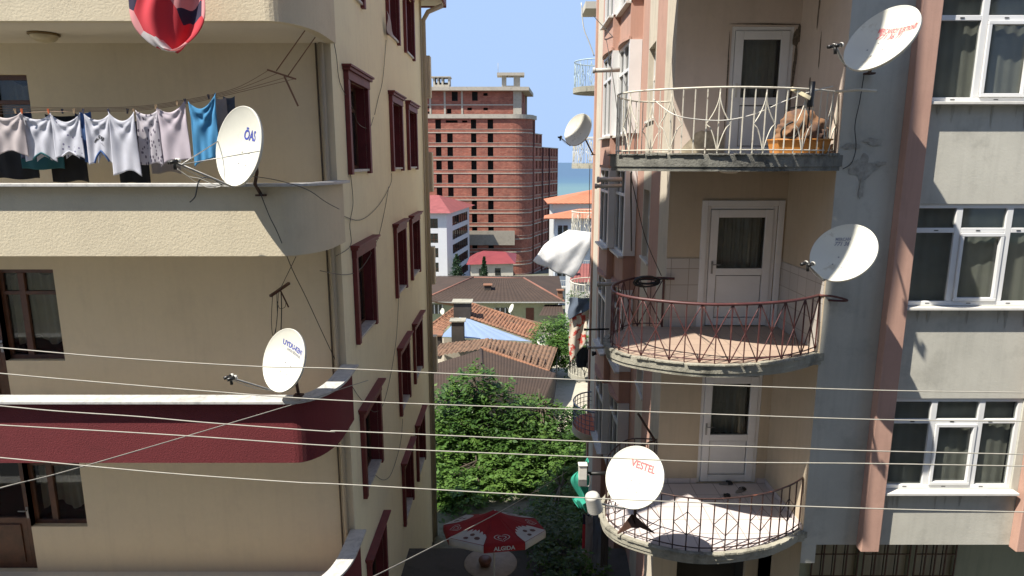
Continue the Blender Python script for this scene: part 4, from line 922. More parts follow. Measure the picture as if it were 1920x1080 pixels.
# small grille balcony rail left of third balcony
m_ = MB(); q = [P(1196, 775, 11.2), P(1228, 826, 10.85), P(1165, 850, 11.6), P(1190, 830, 11.2)]
for a, b in ((0, 1), (1, 2)): m_.tube([q[a], q[b]], .022, 6)
for k in range(6): e = q[2].lerp(q[1], k/5); m_.tube([e, e+Vector((0, 0, -.55))], .009, 5)
m_.build('drying_rack', RUSTM, label='rusty angled clothes line frame above the round white dish', cat='drying rack', loc=q[0])
# green net, box
GN = cloth_mat('green_netting', (.07, .55, .40, 1), weave=80, translucent=.45)
g0 = P(1090, 905, 10.95)
m_ = MB()
def gn(u, v):
    x0 = 1096 - 26*math.sin(math.pi*min(1, v*1.2)) if v < .8 else 1076+ (v-.8)*60
    p = P(1104 - (1104-x0)*u - 3*math.sin(v*9), 866+86*v+6*u, 10.95); return (p.x, p.y+.14*math.sin(u*6+v*3)+.05*math.sin(u*17+v*5), p.z+.03*math.sin(u*9+v*4))
m_.grid(gn, 20, 26); m_.build('green_netting', GN, solid=.004, label='green netting hung beside the alley wall above the white ribbed cap', cat='netting', loc=g0)
T = thing('junction_box', 'white metal box with fittings hanging in front of the green netting', 'box', P(1093, 893, 10.7))
bl = P(1085, 909, 10.7); tr = P(1101, 874, 10.7)
m_ = MB(); m_.box(bl.x, tr.x, 10.7, 10.82, bl.z+.09, tr.z); m_.box(bl.x-.01, tr.x+.01, 10.68, 10.83, tr.z, tr.z+.02); m_.build('casing', WHP, T, bevel=.008)
m_ = MB(); m_.box(bl.x, tr.x, 10.7, 10.80, bl.z-.03, bl.z+.085); m_.tube(crom([(tr.x, 10.72, bl.z+.2), (tr.x+.06, 10.72, bl.z+.15), (tr.x+.05, 10.72, bl.z-.02), (tr.x-.02, 10.72, bl.z-.04)], 5), .01, 6); m_.build('fitting', GALV, T)
# clothes hanging low in the alley
for j, (l, r, tp, bt, Y, mt, lb) in enumerate(((1093, 1106, 962, 1040, 13.4, C_RED, 'dark red cloth hanging leftmost in the shaded alley'), (1098, 1122, 965, 1075, 13.2, C_GREY, 'grey shirt hanging low in the shaded alley'), (1112, 1136, 960, 1080, 12.9, C_SLATE, 'slate coloured garment hanging low beside the grey shirt'), (1128, 1143, 965, 1062, 12.6, C_BLACK, 'black garment hanging low beneath the round white dish'))):
    cloth(l, r, tp, bt, Y, mt, lb, sag=.05, fold=.035, group='laundry low in the alley', name='hanging_garment')
# ================================================================== BUILDING BEHIND (corner with stacked curved balconies)
BB = thing('apartment_building', 'pale apartment block farther down the alley with stacked curved railed balconies', 'building', (6, 28, -12))
w3 = MB(); w3.prism([(3.35, 26.4), (12, 26.4), (12, 34), (4.6, 34)], -15, 8); w3.build('wall', OFFW, BB)
BLURAIL = simple('pale_blue_rail_paint', (.42, .52, .56, 1), .5, rust=((.15, .12, .1, 1), 10, .64)); WRAIL2 = simple('cream_rail_paint', (.62, .60, .52, 1), .5)
def curved_balcony(root, c, rx, ry, z, th, rail, h=.95, a0=90, a1=300, slabmat=CONC, scroll=True, rings=0, tile=None, nm='balcony'):
    A = [R(a0 + (a1-a0)*k/22) for k in range(23)]
    ol = [(c[0]+rx*math.cos(a), c[1]+ry*math.sin(a)) for a in A]
    m_ = MB(); m_.prism(ol+[(c[0]+rx*.9, c[1])], z-th, z); o = m_.build(nm, slabmat, root)
    if tile: m_ = MB(); m_.prism([(c[0]+(x-c[0])*.97, c[1]+(y-c[1])*.97) for x, y in ol], z+.001, z+.006); m_.build('floor_tiles', tile, o)
    pts = [Vector((c[0]+rx*.96*math.cos(a), c[1]+ry*.96*math.sin(a), 0)) for a in A]; L = arclen(pts); T = L[-1]
    def at(s, zz): p = along(pts, L, s); return Vector((p.x, p.y, zz))
    m_ = MB(); m_.tube([at(T*k/40, z+h) for k in range(41)], .022, 6)
    if rings:
        for q in range(1, rings+1): m_.tube([at(T*k/40, z+h*q/(rings+1)) for k in range(41)], .01, 5)
    n = max(4, int(T/.16)); 
    for k in range(n+1): m_.bar(at(T*k/n, z), at(T*k/n, z+h), .018, .018)
    if scroll:
        for k in range(1, n, 3):
            for q in (-1, 1): m_.tube([at(T*(k+q*((t_/4)**1.7))/n, z+h*.92-(h*.42)*t_/4) for t_ in range(5)], .010, 4); m_.tube([at(T*(k+q*(1-(t_/4)**.6))/n, z+h*.5-(h*.45)*t_/4) for t_ in range(5)], .010, 4)
    m_.build('railing', rail, o); return o
for z, rl in ((2.85, BLURAIL), (-.05, WRAIL2), (-2.95, WRAIL2), (-5.85, WRAIL2), (-8.75, BLACKM)): curved_balcony(BB, (3.45, 26.6), 1.05, 1.0, z, .2, rl, h=.98)
m_ = MB(); m_.box(2.75, 3.9, 25.9, 27.4, 5.65, 5.9); m_.build('balcony', SLABU, BB)
# orange floored balcony on the near building
TER = tilemat('orange_ring_tile', (.62, .17, .08, 1), (.3, .09, .05, 1), .14, .14, wall=False)
curved_balcony(RB, (2.66, 19.4), .75, .95, -8.15, .22, simple('blue_grey_metal_rail', (.16, .20, .28, 1), .35, .6), h=.75, a0=90, a1=270, slabmat=OFFW, scroll=False, rings=4, tile=TER)
# potted plants on the balcony behind
# ------------------------------------------------------------------ foliage
def bl(L): return [(P(x, y, Y), (r_, r_*1.05, r_*.82), n) for x, y, Y, r_, n in L]
def leaf_cloud(m_, blobs, size, seed, spray=10, droop=.5, shell=.55, mi=0):
    rr = random.Random(seed)
    for (c, rad, n) in blobs:
        c = Vector(c)
        for _ in range(n):
            while True:
                d = Vector((rr.gauss(0, 1), rr.gauss(0, 1), rr.gauss(0, 1)))
                if d.length > .1: break
            d.normalize(); r_ = (shell + (1.05-shell)*rr.random()**.7)*(1+.12*math.sin(d.x*5+seed)*math.cos(d.z*6+seed*2))
            p = c + Vector((d.x*rad[0], d.y*rad[1], d.z*rad[2]))*r_
            out = (d + Vector((rr.uniform(-.7, .7), rr.uniform(-.7, .7), rr.uniform(-.5, .5)))).normalized(); out.z -= droop*.4; out.normalize()
            side = out.cross(Vector((0, 0, 1)))
            if side.length < .1: side = Vector((1, 0, 0))
            side.normalize(); L = size*rr.uniform(2, 4)
            for k in range(spray):
                t_ = k/spray; q = p + out*L*t_ + Vector((0, 0, -droop*L*t_*t_*.6)); sg = -1 if k % 2 else 1
                dirn = (out*.5 + side*sg*rr.uniform(.6, 1.1) + Vector((0, 0, rr.uniform(-.6, .15)))).normalized()
                up_ = Vector((rr.uniform(-.5, .5), rr.uniform(-.5, .5), 1)); w_ = dirn.cross(up_).normalized(); ls = size*rr.uniform(.45, 1.3)
                tip = q + dirn*ls; ml = q + dirn*ls*.42 + w_*ls*.27; mr_ = q + dirn*ls*.42 - w_*ls*.27
                n0 = len(m_.v); m_.v += [tuple(q), tuple(ml), tuple(tip), tuple(mr_)]; m_.f.append([n0, n0+1, n0+2, n0+3]); m_.m.append(mi); m_.s.append(False)
LEAF = leaf_mat('broad_leaves', (.016, .042, .010, 1), (.048, .105, .020, 1), (.125, .20, .042, 1))
LEAFY = leaf_mat('vine_leaves', (.025, .06, .012, 1), (.07, .14, .026, 1), (.15, .24, .055, 1))
LEAFD = leaf_mat('dark_needles', (.012, .03, .014, 1), (.022, .05, .022, 1), (.045, .08, .035, 1))
BARK = simple('bark', (.09, .07, .05, 1), .9, var=.4, vs=12, bs=30, bstr=.8)
def tree(label, base, top, blobs, size, seed, mat=LEAF, spray=10, tr=.14, name='leafy_tree', group=None, shell=.55):
    T = thing(name, label, 'tree', base, group); rr = random.Random(seed); base = Vector(base); top = Vector(top)
    m_ = MB(); tp = [base.lerp(top, k/6)+Vector((rr.uniform(-.1, .1), rr.uniform(-.1, .1), 0))*(k > 0) for k in range(7)]; m_.tube(tp, [tr*(1-.7*k/6) for k in range(7)], 8)
    for (c, rad, n) in blobs:
        s = tp[rr.randint(2, 5)]; c = Vector(c)
        for _ in range(3):
            e = c + Vector((rr.uniform(-.7, .7)*rad[0], rr.uniform(-.7, .7)*rad[1], rr.uniform(-.7, .1)*rad[2])); md = s.lerp(e, .5)+Vector((0, 0, .2)); m_.tube([s, md, e], [tr*.4, tr*.25, .012], 5)
    m_.build('trunk', BARK, T); m_ = MB(); leaf_cloud(m_, blobs, size, seed, spray=spray, shell=shell); m_.build('crown', mat, T); return T
tree('tall leafy tree with light green top between the two apartment blocks', (-1.6, 27, gz(27)), (-1.7, 27, -9.0),
     bl([(885, 722, 27.0, .8, 150), (848, 765, 26.6, .95, 200), (925, 762, 27.0, 1.0, 220), (875, 805, 26.0, 1.15, 290), (945, 815, 26.2, 1.0, 230), (832, 815, 25.8, .85, 160), (915, 850, 25.6, 1.0, 220)]), .22, 1)
tree('broad leafy tree spreading toward the pink building below the tiled roofs', (1.3, 27.5, gz(27.5)), (1.2, 27.3, -9.8),
     bl([(995, 778, 27.4, .8, 170), (1045, 795, 27.2, .85, 190), (1082, 800, 27.6, .75, 130), (1005, 835, 25.8, .95, 210), (1060, 850, 25.6, .8, 170), (975, 790, 27.6, .85, 160), (1000, 865, 25.2, .7, 110), (1085, 840, 26.5, .65, 110)]), .20, 2)
tree('lower leafy tree with heart shaped leaves above the red parasol', (-1.5, 24, gz(24)), (-1.5, 24, -11.4),
     bl([(838, 850, 25.0, .85, 200), (895, 865, 25.0, .95, 240), (950, 880, 24.4, .85, 170), (845, 905, 23.8, .85, 210), (905, 918, 23.4, .75, 170), (862, 940, 22.4, .7, 150), (958, 915, 23.4, .6, 100), (830, 925, 22.8, .7, 150), (826, 885, 24, .7, 150), (985, 905, 24, .5, 70)]), .21, 3, LEAFY, shell=.4, tr=.09)
tree('bushy vine covered tree along the pink building wall', (1.75, 22.0, gz(22)), (1.7, 22.2, -11.2),
     bl([(1072, 875, 24.2, .75, 190), (1052, 915, 23.2, .75, 200), (1042, 950, 21.8, .65, 180), (1060, 985, 20, .6, 150), (1085, 905, 23.5, .6, 120), (1030, 1000, 17, .5, 120), (1075, 940, 21.5, .5, 100)]), .15, 4, LEAFY, shell=.35, tr=.07)
tree('low shaded shrub beside the parasol at the bottom of the alley', (1.6, 13.6, gz(13.6)), (1.5, 13.6, -9.0),
     [((1.3, 14.2, -9.15), (.8, 1.1, .55), 220), ((1.7, 12.7, -9.1), (.6, .8, .5), 140), ((.9, 16.0, -9.6), (.9, 1.0, .5), 160)], .12, 5, LEAF, shell=.3, tr=.05, name='shrub')
tree('leafy bush beside the round roof dish in front of the brown roofed house', (2.6, 43, gz(43)), (2.6, 43, -13.4),
     bl([(1025, 625, 44, .9, 220), (1050, 625, 44, 1.0, 260), (1075, 640, 43.5, 1.0, 220), (1052, 655, 42.5, 1.0, 240), (1025, 650, 43, .7, 140), (1080, 675, 42, .8, 140), (1065, 610, 46, .8, 140)]), .20, 6, LEAFY, spray=8, name='bush')
def conifer(label, base, h, r_, seed):
    T = thing('conifer_tree', label, 'tree', base); base = Vector(base); m_ = MB(); m_.tube([base, base+Vector((0, 0, h))], [.18, .03], 7); m_.build('trunk', BARK, T)
    rr = random.Random(seed); m_ = MB()
    for k in range(24):
        f = k/24; z = base.z + h*(.12+.88*f); rad = r_*(1-f)**.85
        for _ in range(int(10+16*(1-f))):
            a = rr.uniform(0, 6.28); L = rad*rr.uniform(.7, 1.12); o = Vector((base.x, base.y, z))
            e = o + Vector((math.cos(a)*L, math.sin(a)*L, -.12*L+rr.uniform(-.1, .1)))
            for j in range(7):
                q = o.lerp(e, .25+.75*j/7); s = .26*rr.uniform(.7, 1.2); d1 = Vector((rr.uniform(-1, 1), rr.uniform(-1, 1), rr.uniform(-.7, .3))).normalized()*s; d2 = Vector((rr.uniform(-1, 1), rr.uniform(-1, 1), rr.uniform(-.4, .4))).normalized()*s*.45
                m_.add([q, q+d1*.5+d2, q+d1, q+d1*.5-d2], [(0, 1, 2, 3)])
    m_.build('crown', LEAFD, T)
p = P(857, 528, 105); conifer('dark conifer in front of the white office building', (p.x, 105, p.z-1.5), P(857, 474, 105).z-p.z+1.5, 2.1, 1)
p = P(908, 520, 100); conifer('slim conifer in front of the red roofed annex', (p.x, 100, p.z-1.5), P(908, 480, 100).z-p.z+1.5, .9, 2)
# plants on the balcony behind
PL = thing('potted_plants', 'row of trailing green plants in boxes behind the white railing of the far block', 'plants', (2.9, 25.9, -5.8))
m_ = MB(); m_.box(2.62, 3.5, 25.75, 25.95, -5.84, -5.62); m_.build('planter', simple('terracotta_pot', (.3, .12, .06, 1), .8), PL)
m_ = MB(); leaf_cloud(m_, [((2.75, 25.75, -5.45), (.3, .3, .3), 30), ((3.15, 25.8, -5.4), (.35, .3, .35), 36), ((2.5, 26.1, -5.5), (.2, .3, .3), 20)], .11, 9, spray=7); m_.build('foliage', LEAF, PL)

# ------------------------------------------------------------------ sheets on the building behind
SHEET = cloth_mat('white_sheet', (.88, .88, .87, 1), weave=60, translucent=.12)
TL, TR, BR_, BL_ = P(1066, 431, 25.5), P(1113, 436, 25.6), P(1073, 520, 24.5), P(998, 489, 23.5)
def sh(u, v):
    a = TL.lerp(TR, u); b = BL_.lerp(BR_, u); p = a.lerp(b, v)
    bul = math.sin(math.pi*v)*.10
    return (p.x + (.5-u)*-.22*math.sin(math.pi*v) + .03*math.sin(v*9), p.y - .12*math.sin(math.pi*v)*math.sin(math.pi*u) + .03*math.sin(u*6+v*5)+.012*math.sin(u*19), p.z + bul*(1-u)*.9 - .10*u*math.sin(math.pi*v) - .06*v*math.sin(math.pi*u) + .025*math.sin(u*14+v*3)*v + .004*math.sin(u*31+v*22))
m_ = MB(); m_.grid(sh, 36, 40); m_.build('hanging_sheet', SHEET, solid=.005, label='white sheet blowing in the wind from the far balcony railing', cat='sheet', loc=TL)
def floral(t, v, col):
    n = noise(t, 3.2, 4, v, .6); r = ramp(t, n.outputs[0], [(.50, (0,0,0,1)), (.55, (1,1,1,1))]); return mixc(t, r.outputs[0], col, (.5, .07, .05, 1))
FLOR = cloth_mat('red_floral_fabric', (.62, .55, .45, 1), weave=60, pattern=floral)
def quadcloth(tl, tr_, br, bl, mat, label, amp=.06, k=9, name='hanging_cloth', cat='cloth'):
    tl, tr_, br, bl = [P(*q) for q in (tl, tr_, br, bl)]
    def f(u, v): p = tl.lerp(tr_, u).lerp(bl.lerp(br, u), v); return (p.x+.03*math.sin(v*7), p.y + amp*math.sin(u*k+v*3), p.z+.03*math.sin(u*6)*v)
    m_ = MB(); m_.grid(f, 24, 24); return m_.build(name, mat, solid=.006, label=label, cat=cat, loc=tl)
quadcloth((1066, 584, 25.3), (1109, 564, 25.4), (1098, 640, 25.3), (1069, 680, 25.2), FLOR, 'cream cloth with red flowers hanging folded below the plant balcony')
quadcloth((1067, 558, 25.25), (1109, 559, 25.35), (1104, 578, 25.2), (1066, 600, 25.15), C_SLATE, 'dark cloth folded over the railing above the floral cloth')
quadcloth((1078, 652, 25.5), (1110, 650, 25.6), (1110, 690, 25.5), (1082, 690, 25.4), C_BLACK, 'dark cloth over the black railing at the foot of the alley')
def vcab(pxs, label, r=.012, mat=CABLE):
    pts = crom([P(*q) for q in pxs], 5); m_ = MB(); m_.tube(pts, r, 5); m_.build('cable', mat, label=label, cat='cable', loc=pts[0], group='cables hanging between the far balconies')
vcab([(1106, 310, 22), (1105, 380, 22), (1107, 470, 22), (1104, 520, 22)], 'dark cable hanging down past the far white railing')
vcab([(1112, 300, 22), (1114, 420, 22), (1110, 540, 22)], 'second dark cable close to the pink corner')
vcab([(1090, 5, 22), (1094, 50, 22), (1105, 80, 22), (1114, 105, 22)], 'white cable curving down from the top far balcony', .018, WHP)
vcab([(1113, 30, 18.5), (1122, 40, 18), (1150, 70, 17)], 'cable slung from the far balcony to the upper bay window', .01)
vcab([(1137, 75, 16), (1150, 150, 15.2), (1160, 230, 15.2), (1172, 310, 15.2)], 'cable draped down over the bay windows', .008)

# ================================================================== BRICK TOWER
def brick_mat():
    m, t, b = nodes('hollow_brick'); co = t.nodes.new('ShaderNodeTexCoord'); sp = t.nodes.new('ShaderNodeSeparateXYZ'); t.links.new(co.outputs['Object'], sp.inputs[0])
    ad = t.nodes.new('ShaderNodeMath'); ad.operation = 'ADD'; t.links.new(sp.outputs[0], ad.inputs[0]); t.links.new(sp.outputs[1], ad.inputs[1])
    cb = t.nodes.new('ShaderNodeCombineXYZ'); t.links.new(ad.outputs[0], cb.inputs[0]); t.links.new(sp.outputs[2], cb.inputs[1])
    br = t.nodes.new('ShaderNodeTexBrick'); br.inputs['Scale'].default_value = 1; br.inputs['Brick Width'].default_value = .6; br.inputs['Row Height'].default_value = .28; br.inputs['Mortar Size'].default_value = .035; br.inputs['Bias'].default_value = -.1
    br.inputs['Color1'].default_value = (.30, .085, .055, 1); br.inputs['Color2'].default_value = (.40, .145, .095, 1); br.inputs['Mortar'].default_value = (.21, .13, .10, 1); t.links.new(cb.outputs[0], br.inputs['Vector'])
    n = noise(t, .35, 6, cb.outputs[0], .7); r = ramp(t, n.outputs[0], [(.35, (.72, .7, .7, 1)), (.65, (1.15, 1.1, 1.05, 1))])
    n2 = noise(t, 2.2, 5, cb.outputs[0], .75); r2 = ramp(t, n2.outputs[0], [(.60, (0,0,0,1)), (.68, (1,1,1,1))])
    c = mixc(t, 1, br.outputs['Color'], r.outputs[0], 'MULTIPLY'); mm = t.nodes.new('ShaderNodeMath'); mm.operation = 'MULTIPLY'; mm.inputs[1].default_value = .35; t.links.new(r2.outputs[0], mm.inputs[0])
    c = mixc(t, mm.outputs[0], c, (.32, .19, .15, 1)); t.links.new(c, b.inputs['Base Color']); b.inputs['Roughness'].default_value = .95; return m
BRICK = brick_mat(); TCON = plaster('tower_concrete', (.42, .38, .31, 1), .15, stain=(.2, .18, .15, 1), stain_amt=.5, bs=3, bstr=.2)
TW = thing('unfinished_tower', 'tall unfinished red brick apartment tower with open dark window holes by the sea', 'building', (-10, 150, -26))
TX = lambda px: (px-960)*.1165
cols = [(792, 801), (817.5, 828), (839, 849.5), (883.5, 893.5), (914.5, 925)]
bands = [9.27-2.9*k for k in range(13)]
X0 = -34; fw = MB(); hs = []
for k, bz_ in enumerate(bands):
    for j, (a, b) in enumerate(cols):
        if k == 0 and j == 2: continue
        hs.append((TX(a)-X0, TX(b)-X0, bz_-2.22, bz_-.2, .35))
hs += [(TX(837)-X0, TX(859)-X0, 8.35, 8.9, .35), (TX(867.5)-X0, TX(877)-X0, 8.4, 8.85, .35)]
panel(fw, (X0, 145), (1, 0), -X0+.2, -28, 9.27, hs, nrm=(0, -1), back=1, bd=1.5)
up = [(848.5, 859.5, 12.95, 14.9), (886, 896.5, 13.0, 14.9), (907, 915, 14.0, 14.6), (839, 847.5, 10.3, 11.3), (877, 885.5, 11.0, 11.55), (907, 915, 11.0, 11.55), (793, 802, 13.4, 14.8), (790, 808, 11.5, 11.75), (790, 808, 10.3, 10.75)]
panel(fw, (X0, 145.4), (1, 0), -X0+2.0, 10.1, 15.0, [(TX(a)-X0, TX(b)-X0, c, d) for a, b, c, d in up], d=.3, nrm=(0, -1), back=1, bd=1.3)
panel(fw, (2.0, 145.4), (.10, 1), 12, 10.1, 15.0, [(1, 2.4, 10.3, 12), (4, 6, 13, 14.8)], d=.3, nrm=(1, 0), back=1, bd=1.3)
arc = [(.2+4.4*math.sin(k*math.pi/2/10), 145+4.0*(1-math.cos(k*math.pi/2/10))) for k in range(11)]
for (xa, ya), (xb, yb) in zip(arc, arc[1:]): fw.quad((xa, ya, -28), (xb, yb, -28), (xb, yb, 9.27), (xa, ya, 9.27))
sd_ = Vector((.35, 1)).normalized(); s0 = Vector((4.6, 149))
segs_ = [(0, 1.9, 9.27), (1.9, 7.3, 6.37), (7.3, 21.5, 3.47)]
for a, b, zt in segs_:
    o_ = s0 + sd_*a; hh = []
    L = b-a; nw = max(1, int(L/2.2))
    for bz_ in bands:
        if bz_ > zt+.1: continue
        for q in range(nw):
            u0 = L*(q+.28)/nw; u1 = L*(q+.68)/nw
            if L > 2: hh.append((u0, u1, bz_-2.05, bz_-.25))
    panel(fw, o_, sd_, L, -28, zt, hh, d=.35, nrm=(sd_.y, -sd_.x), back=1, bd=1.5)
fw.quad((11.7, 169, -28), (-34, 175, -28), (-34, 175, 3.47), (11.7, 169, 3.47)); fw.quad((-34, 145, 9.27), (.2, 145, 9.27), (4, 160, 9.27), (-34, 160, 9.27)); fw.build('brick_wall', [BRICK, DARKROOM], TW)
bd_ = MB()
def side_strip(z0, z1, prj, zt_lim):
    pts = [(X0, 145)] + arc[0:]
    for a, b, zt in segs_:
        if zt >= zt_lim: e = s0 + sd_*b; pts.append((e.x, e.y))
    out = []
    for i, q in enumerate(pts):
        a = Vector(pts[max(i-1, 0)]); b = Vector(pts[min(i+1, len(pts)-1)]); d = (b-a).normalized(); out.append((q[0]+d.y*prj, q[1]-d.x*prj))
    bd_.band(out, [(x, y+.02) for x, y in pts], z0, z1)
for bz_ in bands[1:]:
    side_strip(bz_-.18, bz_+.03, .10, bz_-.2); side_strip(bz_+.62, bz_+.70, .04, bz_+.5)
side_strip(9.27, 10.15, .35, 9.2); bd_.build('concrete_band', TCON, TW)
m_ = MB(); m_.prism([(X0, 144), (3.6, 144), (5.0, 158), (X0, 158)], 15.0, 15.75); m_.build('roof_slab', TCON, TW)
m_ = MB()
for px in (808.6, 835.5, 867.5): m_.box(TX(px)-.2, TX(px)+.2, 145.3, 145.42, 10.1, 15.0)
m_.box(TX(970)-.9, TX(970)+.9, 145.28, 145.45, 10.15, 15.0); m_.box(X0, .3, 145.31, 145.39, 12.0, 12.25); m_.box(3.1, 3.5, 156, 156.6, 10.1, 15); m_.build('concrete_column', TCON, TW)
m_ = MB(); a, b = TX(814), TX(844); m_.box(a, b, 146, 149, 15.76, 16.4); 
for x in (a, a+.9, a+1.8, b-.3): m_.box(x, x+.4, 146.1, 148.9, 16.4, 17.9)
m_.box(a-.4, b+.3, 145.8, 149.2, 17.9, 18.1); m_.box(a, b, 148.5, 148.9, 16.4, 17.1); m_.build('roof_house', TCON, TW)
m_ = MB(); a, b = TX(941), TX(975)
for x0, x1 in ((a, a+1.0), (b-1.4, b)): m_.box(x0, x1, 146, 148, 15.76, 18.2)
m_.box(a, b, 146.01, 147.99, 15.76, 16.2); m_.box(a-1.0, b+.9, 145.2, 149, 18.2, 18.8); m_.tube([(a-.8, 147, 18.8), (a-.8, 147, 21)], .04, 5); m_.build('roof_house', TCON, TW)
pz = MB(); 
for t_ in (0.2, 7.2, 13.0): q = s0 + sd_*t_; pz.tube([(q.x+.25, q.y-.1, -27), (q.x+.25, q.y-.1, 9.0 if t_ < 1 else 3.4)], .16, 6)
pz.build('downpipe', simple('dark_red_pipe', (.09, .03, .025, 1), .6), TW)
m_ = MB(); bp = [(-40, 144.7), (.6, 144.7)]; m_.band([(x, y-.3) for x, y in bp], bp, -18.2, -15.0); m_.build('base_parapet', plaster('base_concrete', (.30, .27, .22, 1), .2, stain=(.17, .15, .12, 1), bs=2), TW)

# ================================================================== WHITE BUILDING
WBM = plaster('white_facade', (.62, .63, .65, 1), .05, bs=3, bstr=.1); REDROOF = simple('red_sheet_roof', (.22, .045, .05, 1), .5, var=.15, vs=.6)
def corr_mat(name, c, ax, scale, rough=.5, var=.2, dark=.5):
    m, t, b = nodes(name); v = objv(t); wv = t.nodes.new('ShaderNodeTexWave'); wv.inputs['Scale'].default_value = scale; wv.bands_direction = ax; t.links.new(v, wv.inputs['Vector'])
    n = noise(t, .8, 5, v, .65); c1 = ramp(t, n.outputs[0], [(.3, sc4(c, 1-var)), (.7, sc4(c, 1+var))]).outputs[0]
    t.links.new(c1, b.inputs['Base Color']); b.inputs['Roughness'].default_value = rough; bump(t, b, wv.outputs[0], dark, .03); return m
WB = thing('office_building', 'white four storey building with red sheet roof in front of the brick tower', 'building', (-15, 128, -23))
fw = MB(); wc = (-12.06, 120); wd = Vector((-9.2+12.06, 20)); 
panel(fw, (-30, 120), (1, 0), 30-12.06, -25, -9.2, [(30+P(798, 450, 120).x, 30+P(821.5, 450, 120).x, -10.2-2.73*k-1.8, -10.2-2.73*k) for k in range(5)] , d=.2, nrm=(0, -1), back=1, bd=.8)
panel(fw, wc, wd, wd.length, -25, -9.2, [(4.6, 18.5, -10.2-2.73*k-1.8, -10.2-2.73*k) for k in range(5)], d=.2, nrm=(wd.y, -wd.x), back=1, bd=.8)
fw.build('wall', [WBM, DARKROOM], WB)
for k in range(5):
    z1 = -10.2-2.73*k; z0 = z1-1.8; f = MB(); xa, xb = P(798, 450, 120).x, P(821.5, 450, 120).x
    for j in range(4): x = xa+(xb-xa)*j/3; f.box(x-.05, x+.05, 120.06, 120.12, z0, z1)
    f.box(xa, xb, 120.07, 120.11, z0+.55, z0+.63)
    u = wd.normalized(); o_ = Vector(wc)
    for j in range(8):
        q = o_+u*(4.6+13.9*j/7)+Vector((-u.y, u.x))*.1; f.box(q.x-.07, q.x+.07, q.y-.07, q.y+.07, z0, z1)
    o = f.build('window', WOOD, WB); g = MB(); g.quad((xa, 120.13, z0), (xb, 120.13, z0), (xb, 120.13, z1), (xa, 120.13, z1)); qa = o_+u*4.6+Vector((-u.y, u.x))*.14; qb = o_+u*18.5+Vector((-u.y, u.x))*.14
    g.quad((qa.x, qa.y, z0), (qb.x, qb.y, z0), (qb.x, qb.y, z1), (qa.x, qa.y, z1)); g.build('pane', GLASSD, o)
m_ = MB(); e = [(-30, 119, -9.15), (-11.2, 119, -9.15), (-8.0, 142, -9.15), (-30, 142, -9.15)]; rg = [(-24, 130, -6.4), (-14.5, 130, -6.4)]
m_.add([Vector(q) for q in e]+[Vector(q) for q in rg], [(0, 1, 5, 4), (1, 2, 5), (2, 3, 4, 5), (3, 0, 4), (3, 2, 1, 0)]); m_.build('roof', corr_mat('red_ribbed_roof', (.27, .085, .085, 1), 'X', 1.2), WB, solid=.1)
AN = thing('annex_building', 'low cream annex with red sheet roof at the foot of the brick tower', 'building', (-3, 118, -22))
m_ = MB(); m_.box(-7.3, .2, 113, 124, -24, -17.5); m_.build('wall', plaster('annex_wall', (.5, .47, .40, 1), .1, stain=(.3, .28, .24, 1), bs=5), AN)
m_ = MB(); m_.add([(-8, 112.4, -17.6), (.6, 112.4, -17.4), (.9, 125, -17.4), (-8, 125, -17.6), (-5.2, 118, -15.9), (-1.2, 119, -16.2)], [(0, 1, 5, 4), (1, 2, 5), (2, 3, 4, 5), (3, 0, 4), (3, 2, 1, 0)]); m_.build('roof', REDROOF, AN, solid=.1)
m_ = MB(); m_.box(-3.0, -2.0, 112.95, 113.0, -19.6, -18.3); m_.box(-5.8, -5.0, 112.95, 113.0, -19.6, -18.4); m_.build('window', GLASSD, AN)

# ================================================================== HOUSES
def roof_plane(m_, a, b, c, d, amp, period, rows=0, rowh=.05, mi=0, jit=0, seed=0):
    """a-b upper edge, d-c lower edge; ribs run from upper to lower edge"""
    a, b, c, d = [Vector(q) for q in (a, b, c, d)]; nrm = (b-a).cross(d-a).normalized()
    if nrm.z < 0: nrm = -nrm
    L = ((b-a).length+(c-d).length)/2; nu = max(4, int(L/period*5)); nv = max(1, rows*3) if rows else 2; rr = random.Random(seed); H = ((d-a).length+(c-b).length)/2
    rj = [[rr.uniform(-1, 1)*jit for _ in range(int(L/period)+2)] for _ in range(max(1, rows)+1)]
    def f(u, v):
        p = a.lerp(b, u).lerp(d.lerp(c, u), v); s = u*L/period; h = amp*abs(math.sin(math.pi*s))*1.0
        if rows: r_ = v*rows; fr = r_-math.floor(r_+1e-6); h += rowh*max(0, fr)*(1 if fr > .02 else 0); h += rj[min(int(r_), rows-1)][int(s)]
        return tuple(p + nrm*h)
    m_.grid(f, nu, nv, mi, sm=False)
TERR = plaster('weathered_clay_tile', (.24, .115, .065, 1), .35, stain=(.10, .075, .05, 1), stain_amt=.75, bs=8, bstr=.3)
TERR2 = plaster('old_brown_tile', (.17, .10, .062, 1), .35, stain=(.075, .06, .042, 1), stain_amt=.8, bs=8, bstr=.3)
BROWNR = plaster('brown_corrugated_sheet', (.050, .031, .021, 1), .25, stain=(.03, .021, .015, 1), stain_amt=.6, bs=6, bstr=.1, rough=.9)
BLUES = plaster('pale_blue_sheet', (.24, .32, .46, 1), .12, stain=(.22, .28, .36, 1), stain_amt=.4, bs=4, bstr=.05, rough=.4)
ORT = plaster('bright_orange_tile', (.44, .16, .085, 1), .15, stain=(.34, .13, .08, 1), bs=5, bstr=.2)
SOOT = plaster('sooty_brick', (.055, .045, .037, 1), .4, stain=(.03, .03, .028, 1), bs=15, bstr=.5)
